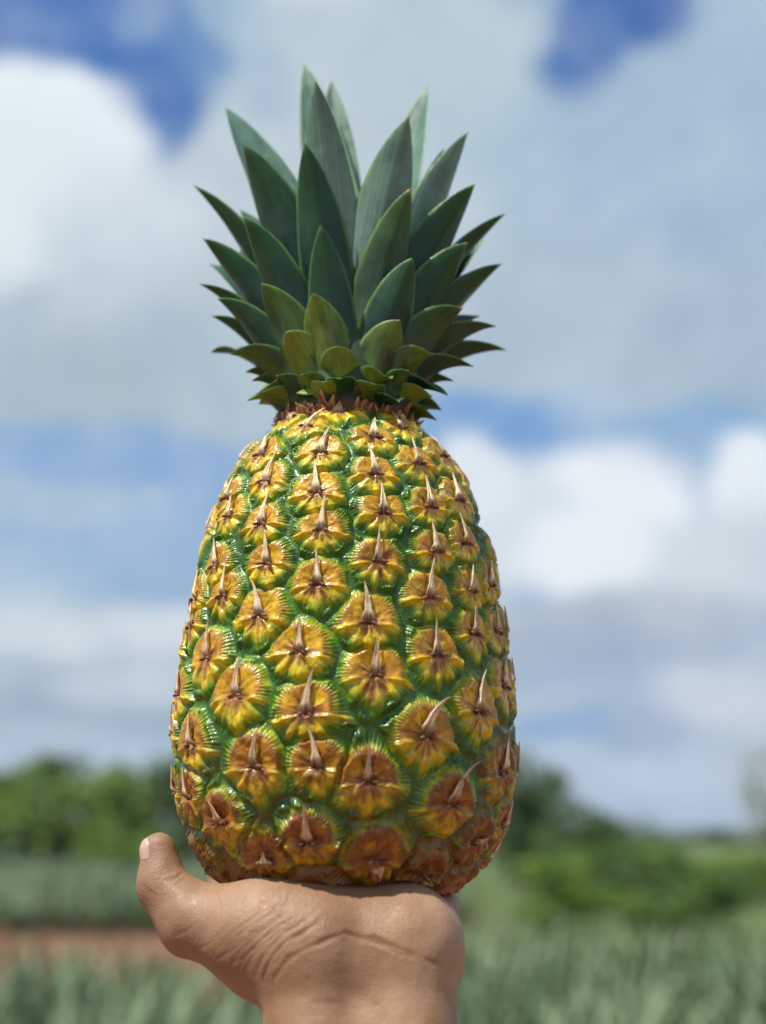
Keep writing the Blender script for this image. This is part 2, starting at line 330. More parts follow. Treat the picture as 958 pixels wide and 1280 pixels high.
def build_sky():
    t = nt
    geo = nd(t, 'ShaderNodeTexCoord').outputs['Generated']
    sep = nd(t, 'ShaderNodeSeparateXYZ'); t.links.new(geo, sep.inputs[0])
    az = math_n(t, 'MULTIPLY', math_n(t, 'ARCTAN2', sep.outputs[0], sep.outputs[1]), 57.29578)
    el = math_n(t, 'MULTIPLY', math_n(t, 'ARCSINE', sep.outputs[2]), 57.29578)
    comb = nd(t, 'ShaderNodeCombineXYZ'); t.links.new(az, comb.inputs[0]); t.links.new(el, comb.inputs[1])
    wob = nd(t, 'ShaderNodeVectorMath', operation='MULTIPLY_ADD')
    t.links.new(noise(t, geo, 14.0, 4, 0.55, out=1), wob.inputs[0])
    wob.inputs[1].default_value = (2.8, 2.8, 0); wob.inputs[2].default_value = (-1.4, -1.4, 0)
    pos = nd(t, 'ShaderNodeVectorMath', operation='ADD')
    t.links.new(comb.outputs[0], pos.inputs[0]); t.links.new(wob.outputs[0], pos.inputs[1])
    sky = nd(t, 'ShaderNodeTexSky', sky_type='NISHITA')
    sky.sun_disc = False
    sky.sun_elevation = R(SUN_EL); sky.sun_rotation = R(SUN_AZ)
    sky.altitude = 100; sky.air_density = 1.0; sky.dust_density = 0.6; sky.ozone_density = 1.5
    base = mixc(t, 1.0, sky.outputs[0], (0.085, 0.085, 0.085), 'MULTIPLY')
    # deeper blue overhead and pale near the horizon, as in clear tropical air
    low = mixc(t, ramp(t, el, 0, 34), lin((172, 198, 224)), lin((64, 110, 176)))
    base = mixc(t, 0.75, base, low)
    # the cloud field that covers the whole sky
    gen = noise(t, geo, 3.2, 7, 0.55, dist=0.4)
    c = mixc(t, ramp(t, gen, 0.44, 0.56), base, lin((184, 204, 218)))
    c = mixc(t, ramp(t, noise(t, geo, 5.3, 5, 0.5), 0.56, 0.72), c, lin((226, 236, 243)))
    for (a, e, ra, re, firm, cover, rgb) in CLOUDS:
        m = nd(t, 'ShaderNodeVectorMath', operation='MULTIPLY_ADD')
        t.links.new(pos.outputs[0], m.inputs[0])
        m.inputs[1].default_value = (1 / ra, 1 / re, 0); m.inputs[2].default_value = (-a / ra, -e / re, 0)
        l = nd(t, 'ShaderNodeVectorMath', operation='LENGTH'); t.links.new(m.outputs[0], l.inputs[0])
        f = ramp(t, l.outputs['Value'], 0.35 + 0.6 * firm, 1.08, to=(cover, 0.0))
        c = mixc(t, f, c, lin(rgb))
    # mottling inside the clouds
    c = mixc(t, ramp(t, noise(t, geo, 20, 5, 0.6), 0.35, 0.7, to=(0.0, 0.16)), c, lin((236, 243, 248)))
    c = mixc(t, ramp(t, noise(t, geo, 11, 6, 0.6, dist=.5), 0.5, 0.75, to=(0.0, 0.22)), c, lin((160, 180, 202)))
    c = mixc(t, ramp(t, el, -1.0, -0.2), lin((150, 165, 170)), c)
    bg = nd(t, 'ShaderNodeBackground'); t.links.new(c, bg.inputs[0]); bg.inputs[1].default_value = 1.0
    out = nd(t, 'ShaderNodeOutputWorld'); t.links.new(bg.outputs[0], out.inputs[0])
build_sky()

# ------------------------------------------------------------------ helpers
def smooth(a, b, x):
    t = np.clip((x - a) / (b - a), 0, 1)
    return t * t * (3 - 2 * t)
_HT = RNG.random(65536)
def vnoise(P):
    P = np.asarray(P, float)
    I = np.floor(P).astype(np.int64); f = P - I; f = f * f * (3 - 2 * f)
    out = 0
    for dx in (0, 1):
        for dy in (0, 1):
            for dz in (0, 1):
                h = _HT[((I[..., 0] + dx) * 73856093 ^ (I[..., 1] + dy) * 19349663 ^ (I[..., 2] + dz) * 83492791) & 65535]
                w = (f[..., 0] if dx else 1 - f[..., 0]) * (f[..., 1] if dy else 1 - f[..., 1]) * (f[..., 2] if dz else 1 - f[..., 2])
                out = out + h * w
    return out
def fbm(P, o=3):
    s, a, n = 0, 1.0, 0
    P = np.asarray(P, float)
    for i in range(o):
        s = s + a * vnoise(P * 2 ** i + 17 * i); n += a; a *= 0.5
    return s / n
def mesh_np(name, V, F, mat, colors=None, uv=None, shade=True):
    """V n x 3, F list or m x 4/3 array."""
    me = bpy.data.meshes.new(name)
    V = np.asarray(V, np.float32)
    F = np.asarray(F, np.int32); k = F.shape[1]
    me.vertices.add(len(V)); me.vertices.foreach_set('co', V.ravel())
    me.loops.add(F.size); me.loops.foreach_set('vertex_index', F.ravel())
    me.polygons.add(len(F)); me.polygons.foreach_set('loop_start', np.arange(0, F.size, k, dtype=np.int32))
    me.polygons.foreach_set('loop_total', np.full(len(F), k, np.int32))
    me.update(calc_edges=True)
    me.polygons.foreach_set('use_smooth', np.full(len(F), shade, bool))
    if colors is not None:
        a = me.color_attributes.new('tint', 'FLOAT_COLOR', 'POINT')
        a.data.foreach_set('color', np.c_[colors, np.ones(len(V))].astype(np.float32).ravel())
    if uv is not None:
        l = me.uv_layers.new(name='UVMap')
        l.data.foreach_set('uv', np.asarray(uv, np.float32)[F.ravel()].ravel())
    if mat: me.materials.append(mat)
    me.validate()
    return me
def grid_faces(a, b, wrap=False, off=0):
    i, j = np.meshgrid(np.arange(a - 1), np.arange(b if wrap else b - 1), indexing='ij')
    j2 = (j + 1) % b
    return np.stack([i * b + j, i * b + j2, (i + 1) * b + j2, (i + 1) * b + j], -1).reshape(-1, 4) + off
def link(name, me, parent=None, loc=None):
    o = bpy.data.objects.new(name, me)
    COL.objects.link(o)
    if parent is not None: o.parent = parent
    if loc is not None: o.location = loc
    return o
def tag(o, label=None, cat=None, group=None, kind=None):
    if label: o['label'] = label
    if cat: o['category'] = cat
    if group: o['group'] = group
    if kind: o['kind'] = kind
    return o
def material(name, base=(0.5, 0.5, 0.5), rough=0.5, **kw):
    m = bpy.data.materials.new(name); m.use_nodes = True
    b = m.node_tree.nodes['Principled BSDF']
    b.inputs['Base Color'].default_value = (*base, 1); b.inputs['Roughness'].default_value = rough
    for k, v in kw.items(): b.inputs[k].default_value = v
    return m, m.node_tree, b
def bump(t, b, h, strength=0.3, dist=0.0005):
    n = nd(t, 'ShaderNodeBump'); n.inputs['Strength'].default_value = strength; n.inputs['Distance'].default_value = dist
    t.links.new(h, n.inputs['Height']); t.links.new(n.outputs[0], b.inputs['Normal'])
def vcol(t):
    n = nd(t, 'ShaderNodeAttribute', attribute_name='tint'); return n.outputs['Color']
def objco(t): return nd(t, 'ShaderNodeTexCoord').outputs['Object']

# ------------------------------------------------------------------ materials
def tinted(name, rough, bump_scale=900, bump_s=0.25, bump_d=0.0004, vary=0.25, coat=0.0, sss=0.0, rough_var=0.15, trans=0.0):
    m, t, b = material(name, rough=rough)
    oc = objco(t)
    n1 = noise(t, oc, 260, 4, 0.6)
    f = ramp(t, n1, 0.3, 0.7, to=(1 - vary, 1 + vary))
    c = vcol(t)
    vm = nd(t, 'ShaderNodeVectorMath', operation='SCALE'); t.links.new(c, vm.inputs[0]); t.links.new(f, vm.inputs['Scale'])
    t.links.new(vm.outputs[0], b.inputs['Base Color'])
    n2 = noise(t, oc, bump_scale, 4, 0.6)
    t.links.new(ramp(t, noise(t, oc, 420, 3), 0.3, 0.7, to=(rough - rough_var, rough + rough_var)), b.inputs['Roughness'])
    bump(t, b, n2, bump_s, bump_d)
    b.inputs['Coat Weight'].default_value = coat; b.inputs['Coat Roughness'].default_value = 0.18
    if sss:
        b.inputs['Subsurface Weight'].default_value = sss; b.inputs['Subsurface Scale'].default_value = 0.003
        b.inputs['Subsurface Radius'].default_value = (1.0, 0.6, 0.2)
    return m
M_FRUIT = tinted('fruit_skin', 0.36, 1100, 0.40, 0.0005, 0.25, 0.28, 0.06)
M_FRUIT.node_tree.nodes['Principled BSDF'].inputs['Coat Roughness'].default_value = 0.12
M_SPINE = tinted('dry_spine', 0.62, 1500, 0.5, 0.0004, 0.25)
M_COLLAR = tinted('dry_collar', 0.75, 900, 0.5, 0.0005, 0.3)
def leaf_material():
    m, t, b = material('crown_leaf_surface', rough=0.42)
    uv = nd(t, 'ShaderNodeTexCoord').outputs['UV']
    sc = nd(t, 'ShaderNodeVectorMath', operation='MULTIPLY'); t.links.new(uv, sc.inputs[0]); sc.inputs[1].default_value = (42, 1.6, 0)
    oi = nd(t, 'ShaderNodeObjectInfo')
    ad = nd(t, 'ShaderNodeVectorMath', operation='ADD'); t.links.new(sc.outputs[0], ad.inputs[0])
    cb = nd(t, 'ShaderNodeCombineXYZ'); t.links.new(math_n(t, 'MULTIPLY', oi.outputs['Random'], 50), cb.inputs[2]); t.links.new(cb.outputs[0], ad.inputs[1])
    streak = noise(t, ad.outputs[0], 1.0, 3, 0.55)
    blot = noise(t, objco(t), 130, 4, 0.6)
    c = vcol(t)
    vm = nd(t, 'ShaderNodeVectorMath', operation='SCALE'); t.links.new(c, vm.inputs[0])
    t.links.new(math_n(t, 'MULTIPLY', ramp(t, streak, 0.3, 0.7, to=(0.8, 1.22)), ramp(t, blot, 0.3, 0.7, to=(0.85, 1.18))), vm.inputs['Scale'])
    # greyish bloom in patches
    bl = math_n(t, 'MULTIPLY', ramp(t, noise(t, objco(t), 60, 5, 0.65), 0.45, 0.7), 0.16)
    cc = mixc(t, bl, vm.outputs[0], (0.10, 0.19, 0.15))
    t.links.new(cc, b.inputs['Base Color'])
    t.links.new(ramp(t, blot, 0.3, 0.7, to=(0.28, 0.50)), b.inputs['Roughness'])
    bump(t, b, streak, 0.35, 0.0006)
    b.inputs['Specular IOR Level'].default_value = 0.42
    return m
M_LEAF = leaf_material()
def skin_material():
    m, t, b = material('skin', rough=0.5)
    oc = objco(t)
    big = noise(t, oc, 30, 3, 0.5)
    c = mixc(t, ramp(t, big, 0.3, 0.7), (0.275, 0.150, 0.076), (0.43, 0.262, 0.152))
    red = noise(t, oc, 60, 4, 0.6)
    c = mixc(t, ramp(t, red, 0.5, 0.75, to=(0, 0.25)), c, (0.46, 0.20, 0.12))
    c = mixc(t, 1.0, c, vcol(t), 'MULTIPLY')
    c = mixc(t, ramp(t, noise(t, oc, 110, 4, 0.65), .45, .7, to=(0, .28)), c, (0.24, 0.115, 0.06))
    c = mixc(t, ramp(t, noise(t, oc, 22, 2, 0.5, dist=.8), .52, .62, to=(0, .22)), c, (0.52, 0.34, 0.24))
    fine = noise(t, oc, 700, 3, 0.6)
    c = mixc(t, ramp(t, fine, 0.35, 0.65, to=(0.12, 0)), c, (0.25, 0.10, 0.06))
    t.links.new(c, b.inputs['Base Color'])
    b.inputs['Subsurface Weight'].default_value = 0.25
    b.inputs['Subsurface Scale'].default_value = 0.004
    b.inputs['Subsurface Radius'].default_value = (1.0, 0.35, 0.2)
    b.inputs['Specular IOR Level'].default_value = 0.4
    # skin cells: fine criss-cross lines, stretched wrinkles
    mp = nd(t, 'ShaderNodeMapping'); t.links.new(oc, mp.inputs[0]); mp.inputs['Scale'].default_value = (1.0, 1.0, 1.0)
    vo = nd(t, 'ShaderNodeTexVoronoi', feature='DISTANCE_TO_EDGE'); vo.inputs['Scale'].default_value = 1000
    t.links.new(mp.outputs[0], vo.inputs['Vector'])
    cell = ramp(t, vo.outputs['Distance'], 0.0, 0.25)
    mp2 = nd(t, 'ShaderNodeMapping'); t.links.new(oc, mp2.inputs[0]); mp2.inputs['Rotation'].default_value = (0, R(35), 0); mp2.inputs['Scale'].default_value = (1.0, 0.5, 0.28)
    wr = noise(t, mp2.outputs[0], 420, 4, 0.6, dist=0.6)
    h = math_n(t, 'ADD', math_n(t, 'MULTIPLY', cell, 0.35), math_n(t, 'ADD', wr, math_n(t, 'MULTIPLY', fine, 0.4)))
    bump(t, b, h, 0.36, 0.0005)
    t.links.new(ramp(t, fine, 0.3, 0.7, to=(0.42, 0.6)), b.inputs['Roughness'])
    return m
M_SKIN = skin_material()
M_NAIL, _t, _b = material('nail', (0.62, 0.42, 0.34), 0.28)
_b.inputs['Coat Weight'].default_value = 0.2
M_CORE, _t, _b = material('inner_rind', (0.05, 0.07, 0.015), 0.6)
_n = noise(_t, objco(_t), 300, 3); _t.links.new(mixc(_t, _n, (0.03, 0.06, 0.01), (0.09, 0.06, 0.02)), _b.inputs['Base Color'])

# ------------------------------------------------------------------ the pineapple
AX = np.array([-0.0126, 0.475])
pz = np.array(PROFILE_Z); pr = np.array(PROFILE_R) - 0.0018
keep = (pz > 1.589) & (pz < 1.7365)
bz = [1.5812, 1.5812, 1.5820, 1.5846, 1.5878]
br = [0.0080, 0.0210, 0.0310, 0.0375, 0.0415]
tz = [1.7388, 1.7402, 1.7410]
tr = [0.0235, 0.0180, 0.0130]
qz = np.r_[bz, pz[keep], tz]; qr = np.r_[br, pr[keep], tr]
qs = np.r_[0, np.cumsum(np.hypot(np.diff(qz), np.diff(qr)))]
sm = np.linspace(0, qs[-1], 400)
def _sm(y):
    y = np.interp(sm, qs, y)
    for _ in range(10):
        y[1:-1] = (y[:-2] + 2 * y[1:-1] + y[2:]) / 4
    return y
SZ, SR = _sm(qz), _sm(qr)
SMAX = qs[-1]
def surf(th, s):
    s = np.clip(s, 0, SMAX)
    z = np.interp(s, sm, SZ); r = np.interp(s, sm, SR)
    e = 0.0015
    dz = np.interp(np.clip(s + e, 0, SMAX), sm, SZ) - np.interp(np.clip(s - e, 0, SMAX), sm, SZ)
    dr = np.interp(np.clip(s + e, 0, SMAX), sm, SR) - np.interp(np.clip(s - e, 0, SMAX), sm, SR)
    L = np.hypot(dz, dr) + 1e-12
    st, ct = np.sin(th), np.cos(th)
    P = np.stack([r * st, -r * ct, z], -1)
    N = np.stack([st * dz / L, -ct * dz / L, -dr / L], -1)
    return P, N
def s_of_z(z): return np.interp(z, SZ[40:], sm[40:])

eyes = []
for (a, zz, sl, lean, lift, dk) in EYES:
    eyes.append([R(a), float(s_of_z(zz)), sl, lean, lift, dk, True])
nfront = len(eyes)
# the far side repeats the same sixteen-file packing
def far_enough(th, s, d):
    P, _ = surf(np.array(th), np.array(s))
    Q, _ = surf(np.array([e[0] for e in eyes]), np.array([e[1] for e in eyes]))
    return np.linalg.norm(Q - P, axis=1).min() > d
for (a, zz, *_r) in EYES:
    if a > 60 and zz > 1.66: continue
    th = R(a + 182); s = float(s_of_z(zz)) - 0.003
    if far_enough(th, s, 0.0135): eyes.append([th, s, 1.0, None, .4, .4, False])
rs = np.random.default_rng(5)
for s_ring, n, dmin in ((SMAX - .012, 11, .0105), (SMAX - .020, 14, .0115), (.030, 18, .0125), (.042, 20, .0135)):
    for k in range(n * 3):
        th = -math.pi + k * 2 * math.pi / (n * 3)
        if far_enough(th, s_ring, dmin if s_ring > .05 or math.cos(th) < .1 else .0165): eyes.append([th, s_ring, 0.0 if s_ring < .05 else .6, None, .3, .5, False])
for tries in range(2500):
    th = rs.uniform(-math.pi, math.pi); s = rs.uniform(0.03, SMAX - .012)
    if far_enough(th, s, 0.0152): eyes.append([th, s, 1.0, None, .4, .4, False])
for k in range(9):
    eyes.append([k * 2 * math.pi / 9, 0.014, 0.0, None, 0, .8, False])
E_TH = np.array([e[0] for e in eyes]); E_S = np.array([e[1] for e in eyes])
E_P, E_N = surf(E_TH, E_S)

pine = link('pineapple', None, None, (AX[0], AX[1], 0))
tag(pine, 'ripe yellow and green pineapple with its leafy crown, standing upright on the open palm', 'pineapple')

G1, G2, G3 = lin((38, 88, 8)), lin((84, 134, 12)), lin((158, 172, 22))
YE, YG, ORG, BRN, RED = lin((236, 200, 18)), lin((194, 188, 30)), lin((202, 134, 14)), lin((132, 74, 24)), lin((122, 50, 26))
SAL, DRK = lin((205, 150, 96)), lin((62, 32, 16))
def mixa(a, b, f): return a + (np.asarray(b) - a) * f[..., None]

def fruitlet(i, NA, NT):
    th0, s0, slen, lean, lift, dark, front = eyes[i]
    rr = np.random.default_rng(100 + i)
    r0 = float(np.interp(s0, sm, SR))
    phi = np.arange(NA) * 2 * math.pi / NA
    d = np.linalg.norm(E_P - E_P[i], axis=1)
    nb = np.argsort(d)[1:11]
    # cell boundary by distance to the neighbours
    lo = np.zeros(NA); hi = np.full(NA, 0.017)
    cph, sph = np.cos(phi), np.sin(phi)
    def at(rho):
        s = s0 + rho * sph
        rad = np.interp(np.clip(s0 + rho * sph * .5, 0, SMAX), sm, SR)
        return th0 + rho * cph / np.maximum(rad, .008), s
    for _ in range(22):
        mid = (lo + hi) / 2
        P, _n = surf(*at(mid))
        P = P + (np.stack([vnoise(P * 300 + 11), vnoise(P * 300 + 47), vnoise(P * 300 + 83)], -1) - .5) * .0022
        di = np.linalg.norm(P - E_P[i], axis=1)
        dn = np.min(np.linalg.norm(P[:, None] - E_P[nb][None], axis=2), axis=1)
        ss = s0 + mid * sph
        out = (dn < di) | (ss > SMAX) | (ss < 0)
        hi = np.where(out, mid, hi); lo = np.where(out, lo, mid)
    rb = lo
    # round the cell a little
    rm = float(np.mean(rb))
    t = np.linspace(0, 1, NT + 1)[1:] ** 0.9
    T, PH = np.meshgrid(t, phi, indexing='ij')
    RHO = T * rb[None]
    s = s0 + RHO * np.sin(PH)
    rad = np.interp(np.clip(s0 + RHO * np.sin(PH) * .5, 0, SMAX), sm, SR)
    th = th0 + RHO * np.cos(PH) / np.maximum(rad, .008)
    P, N = surf(th, s)
    u = RHO * np.cos(PH) / rm; v = RHO * np.sin(PH) / rm
    sd = i * 3.7
    ring = np.stack([np.cos(PH) * 2.4 + sd, np.sin(PH) * 2.4 + sd, T * 1.3], -1)
    n_lo = vnoise(ring)                                       # slow, radial
    fine = np.stack([np.cos(PH) * 15 + sd, np.sin(PH) * 15, T * 3.0], -1)
    n_rad = fbm(fine, 2)                                      # radial streaks
    n_iso = fbm(np.stack([u * 3 + sd, v * 3, u * 0], -1), 3)
    n_sm = fbm(np.stack([u * 9 + sd, v * 9 + sd, u * 0], -1), 2)
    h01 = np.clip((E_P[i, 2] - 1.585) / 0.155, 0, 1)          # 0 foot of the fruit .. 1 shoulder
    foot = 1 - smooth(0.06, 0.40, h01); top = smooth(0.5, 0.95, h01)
    skew = rr.uniform(-.07, .07)
    vb = -0.10 - 0.16 * np.abs(u) ** 1.3 + skew * u + (n_lo - .5) * .1
    up = smooth(-.05, .05, v - vb)
    # the round cushion and the wide fan have outlines of their own inside the cell
    wob = (n_lo - .5) * .10 + (n_rad - .5) * .05
    vs = rr.uniform(-.05, .05)
    q_up = np.hypot(u / .99, (v - .02) / 1.00) + wob + vs - .05 * top
    dn = np.clip(-(v - np.minimum(vb, 0) * .6), 0, 1.3)
    wdt = 1.18 * (1 - np.clip(dn / 1.15, 0, .96) ** 1.15) + .10
    nl = 9 + rr.integers(-1, 2)
    lobes = np.cos((PH + math.pi / 2) * nl + 2.5 * (n_lo - .5) + rr.uniform(-.5, .5))
    q_lo = ((np.abs(u) / wdt) ** 2.4 + (dn / 1.04) ** 2.4) ** (1 / 2.4) * .97 + wob - .10 * lobes * smooth(.25, .7, T) - .06 * top + .02
    nrib = 56 + rr.integers(-5, 6)
    rib = np.sin(PH * nrib + 2.5 * n_lo + 4 * n_rad)
    rimw = smooth(.60, .80, q_up) * (1 - smooth(.97, 1.0, T))
    ribl = smooth(.70, .85, q_lo) * (1 - smooth(.97, 1.0, T))
    inn = 1 - smooth(.82, 1.0, T)
    shoulder = (1 - smooth(.58, 1.12, q_up)) * inn
    H = 1.4e-3 * (rm / .0088)
    split = np.exp(-(u / .12) ** 2) * smooth(0.05, .35, v)
    bowl = np.exp(-(np.hypot(u, v) / .42) ** 2)
    lob = 1 + .22 * np.exp(-((q_up - .62) / .16) ** 2) + (n_lo - .5) * .35
    up_h = H * (shoulder * lob - (.34 + .30 * foot) * bowl) - .8e-3 * split * (1 - foot * .7) * inn
    up_h = up_h + (.24e-3 * rib * rimw) + (n_sm - .5) * .25e-3 * shoulder
    shl = (1 - smooth(.45, 1.10, q_lo)) * inn
    lo_h = H * (.95 * shl + .18 * np.exp(-(T / .38) ** 2))
    fold = lobes * .28e-3 * smooth(.15, .4, T) * (1 - smooth(.7, .95, T))
    lo_h = lo_h + fold + (.16e-3 * rib * ribl) + (n_sm - .5) * .2e-3 * shl
    hgt = lo_h * (1 - up) + up_h * up
    wing = np.exp(-((v - vb) / .075) ** 2) * smooth(.12, .5, np.abs(u)) * (1 - smooth(.92, 1.0, T))
    hgt = hgt + .65e-3 * wing
    # glossy green swellings along the joints
    gb = vnoise(np.stack([np.cos(PH) * 3.2 + sd, np.sin(PH) * 3.2 + sd, T * 0 + 5], -1))
    swell = smooth(.42, .70, gb) * smooth(.66, .82, T)
    hgt = hgt + 1.3e-3 * swell * smooth(.80, .95, np.where(v > vb, q_up, q_lo))
    hgt = hgt + (n_iso - .5) * .8e-3 * inn * (1 + 1.6 * foot)
    VAL = -.3e-3
    hgt = hgt * inn + VAL * (1 - inn)
    V = P + N * hgt[..., None]
    # ---- colour (what the skin is, not how it is lit)
    J = (n_rad - .5)
    C = np.zeros(u.shape + (3,)) + np.array(YE)
    cu = np.zeros_like(C) + np.array(YE)
    amber = .18 + .72 * smooth(.18, .52, n_iso * .7 + (q_up - .45) * .55 + foot * .22 + dark * .10)
    cu = mixa(cu, ORG, amber * (.75 + .25 * foot))
    cu = mixa(cu, BRN, smooth(.52, .72, q_up + J * .25) * (1 - smooth(.74, .86, q_up)) * np.minimum(.9, .36 + .5 * foot + .35 * smooth(.5, .62, n_iso)))
    cu = mixa(cu, lin((112, 92, 20)), smooth(.60, .74, q_up + J * .2) * (1 - smooth(.78, .88, q_up)) * .55)
    cu = mixa(cu, RED, foot * smooth(.35, .65, n_iso + .15 * (1 - T)) * .75)
    e_up = q_up + J * .15 + (n_iso - .5) * .10 + top * .03 - foot * .04
    cu = mixa(cu, YG, smooth(.66, .78, e_up) * .8)
    cu = mixa(cu, G3, smooth(.72, .84, e_up) * .9)
    cu = mixa(cu, G2, smooth(.78, .92, e_up))
    cu = mixa(cu, G1, smooth(.88, 1.08, e_up) * .85)
    split_y = np.exp(-(u / .10) ** 2) * smooth(.3, .6, v)
    cu = mixa(cu, BRN, split_y * .35 * (1 - smooth(.75, .85, q_up)))
    # pinkish grey scuffs on the lobes
    cu = mixa(cu, SAL, smooth(.60, .72, n_sm * .7 + n_iso * .4) * (1 - smooth(.7, .85, T)) * .2 * (1 - foot))
    br = np.zeros_like(C) + np.array(YE)
    br = mixa(br, YG, smooth(.42, .7, n_iso + J * .6) * .6 * (1 - foot))
    br = mixa(br, ORG, foot * .6 + 0 * T)
    e_lo = q_lo + J * .30 + (n_iso - .5) * .15 - foot * .12 + .05 * top
    br = mixa(br, G3, smooth(.40, .66, e_lo) * .75)
    br = mixa(br, G2, smooth(.58, .82, e_lo))
    br = mixa(br, G1, smooth(.80, 1.02, e_lo) * .85)
    br = mixa(br, SAL, (1 - smooth(.10, .42, T + J * .5)) * .8)
    br = mixa(br, BRN, foot * smooth(.4, .6, n_iso) * .7)
    for k in range(3):
        pk = R(-90 + (k - 1) * 36 + rr.uniform(-12, 12)); dl = np.angle(np.exp(1j * (PH - pk)))
        st = np.exp(-(dl * T / .055) ** 2) * smooth(.24, .32, T) * (1 - smooth(.5, .62, T)) * rr.uniform(.4, 1)
        br = mixa(br, RED, st * .9)
        V = V - N * (st * .35e-3)[..., None]
    C = mixa(br, cu, up)
    # yellow wings of the bract, running into fine pale lines
    C = mixa(C, YE, wing * (1 - smooth(.84, .99, T + J * .2)) * .95 * (1 - foot * .4))
    C = mixa(C, lin((170, 190, 70)), wing * smooth(.7, .9, T) * .4)
    hair = smooth(.45, .95, np.sin(PH * 58 + 5 * n_rad)) * smooth(.70, .78, T) * (1 - smooth(.93, .99, T)) * np.exp(-((v - vb - .02) / .28) ** 2)
    C = mixa(C, lin((196, 208, 110)), hair * .55)
    hgt_h = hair * .12e-3
    V = V + N * hgt_h[..., None]
    # dark throat under the spine
    star = smooth(.50, .72, fbm(np.stack([np.cos(PH) * 6 + sd, np.sin(PH) * 6, T * .6], -1), 2)) * (1 - smooth(.30, .62, T))
    C = mixa(C, RED, star * .9)
    C = mixa(C, RED, np.exp(-(np.hypot(u, v + .05) / .30) ** 2) * .35)
    C = mixa(C, RED, np.exp(-((u / .34) ** 2 + ((v + .03) / .14) ** 2)) * .95)
    C = mixa(C, BRN, np.exp(-((u / .48) ** 2 + ((v - vb) / .05) ** 2)) * .75)
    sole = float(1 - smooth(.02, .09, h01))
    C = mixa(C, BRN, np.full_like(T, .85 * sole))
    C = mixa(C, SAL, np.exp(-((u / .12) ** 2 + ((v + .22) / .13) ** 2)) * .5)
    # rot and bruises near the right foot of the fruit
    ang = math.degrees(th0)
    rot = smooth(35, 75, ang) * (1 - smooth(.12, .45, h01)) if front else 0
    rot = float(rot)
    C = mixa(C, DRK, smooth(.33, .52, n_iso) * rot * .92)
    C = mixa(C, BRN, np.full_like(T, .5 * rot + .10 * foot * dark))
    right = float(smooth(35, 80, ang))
    C = mixa(C, BRN, smooth(.45, .7, n_iso) * right * .45)  # browner patches towards the right side, at every height
    # speckles
    sp = vnoise(np.stack([u * 26 + sd, v * 26, u * 0 + sd], -1))
    C = mixa(C, BRN, smooth(.80, .9, sp) * .5 * (1 - smooth(.6, .8, T)))
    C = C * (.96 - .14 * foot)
    C = np.clip(C * (1 + (n_sm[..., None] - .5) * .25), 0.002, .9)
    # centre vertex
    P0, N0 = surf(np.array([th0]), np.array([s0]))
    V0 = P0 + N0 * float(hgt[0].mean())
    n = NA * NT
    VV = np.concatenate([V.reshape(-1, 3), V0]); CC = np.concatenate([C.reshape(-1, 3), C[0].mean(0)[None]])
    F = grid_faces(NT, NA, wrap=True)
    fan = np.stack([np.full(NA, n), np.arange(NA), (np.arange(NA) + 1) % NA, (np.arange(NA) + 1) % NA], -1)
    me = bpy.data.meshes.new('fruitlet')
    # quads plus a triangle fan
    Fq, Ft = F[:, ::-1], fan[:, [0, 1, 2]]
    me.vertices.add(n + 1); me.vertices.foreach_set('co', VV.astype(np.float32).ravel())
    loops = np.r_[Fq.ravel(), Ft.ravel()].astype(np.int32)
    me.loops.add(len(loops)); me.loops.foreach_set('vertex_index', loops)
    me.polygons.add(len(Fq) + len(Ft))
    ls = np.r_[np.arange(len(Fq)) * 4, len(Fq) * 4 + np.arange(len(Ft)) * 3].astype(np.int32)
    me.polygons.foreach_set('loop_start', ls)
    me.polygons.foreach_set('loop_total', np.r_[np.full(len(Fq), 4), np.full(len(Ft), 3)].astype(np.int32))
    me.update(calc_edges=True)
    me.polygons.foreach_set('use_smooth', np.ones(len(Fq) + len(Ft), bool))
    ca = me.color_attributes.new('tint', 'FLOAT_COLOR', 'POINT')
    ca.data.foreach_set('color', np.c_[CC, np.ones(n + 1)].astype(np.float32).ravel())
    me.materials.append(M_FRUIT)
    o = link('fruitlet', me, pine)
    # ---- the dry spine
    if slen > 0:
        if lean is None: lean = rr.normal(0, 9) + (4 if ang > 25 else 0) + ang * .06
        lean = R(lean)
        NL, NW = 16, 9
        L = .0127 * slen * (1 - .25 * abs(math.sin(th0)) ** 3) * rr.uniform(.9, 1.1) * (rm / .0088) ** .5
        wid = .0017 * (rm / .0088) * (.85 + .3 * rr.random()) * (1 + .35 * (slen < .95) * front) * (1 - .22 * foot)
        k = np.linspace(0, 1, NL)[:, None]; w = np.linspace(-1, 1, NW)[None]
        prof = np.interp(k[:, 0], [0, .12, .3, .55, .8, 1], [1.0, .84, .55, .31, .15, .0])[:, None]
        bend = (lean * (.85 + .3 * k) if abs(lean) > 1 else lean * k * 1.3) + (rr.uniform(-.2, .2)) * k ** 2
        cx_ = np.cumsum(np.sin(bend) * L / NL, 0) - np.sin(bend[0]) * L / NL
        cy_ = np.cumsum(np.cos(bend) * L / NL, 0) - .0018
        xx = cx_ + np.cos(bend) * w * wid * prof * (1 + .12 * np.sin(k * 20 + i))
        yy = cy_ - np.sin(bend) * w * wid * prof
        wavy = vnoise(np.stack([w * 4 + k * 0 + sd, k * 1.5 + w * 0, w * 0 + k * 0], -1)) - .5
        zz = (.0021 - .0004 * k + (.0020 * lift) * k ** 1.3 + .22e-3 * prof * (1 - np.abs(w) ** 1.3) + wavy * 1.5e-3 * (1 - k))
        zz = zz + .5e-3 - .0016 * (1 - smooth(0, .22, k))
        zz = np.where(zz < -.001, -.001, zz) - .0006 * abs(math.sin(th0)) ** 3 * k
        s_ = s0 + yy; th_ = th0 + xx / r0
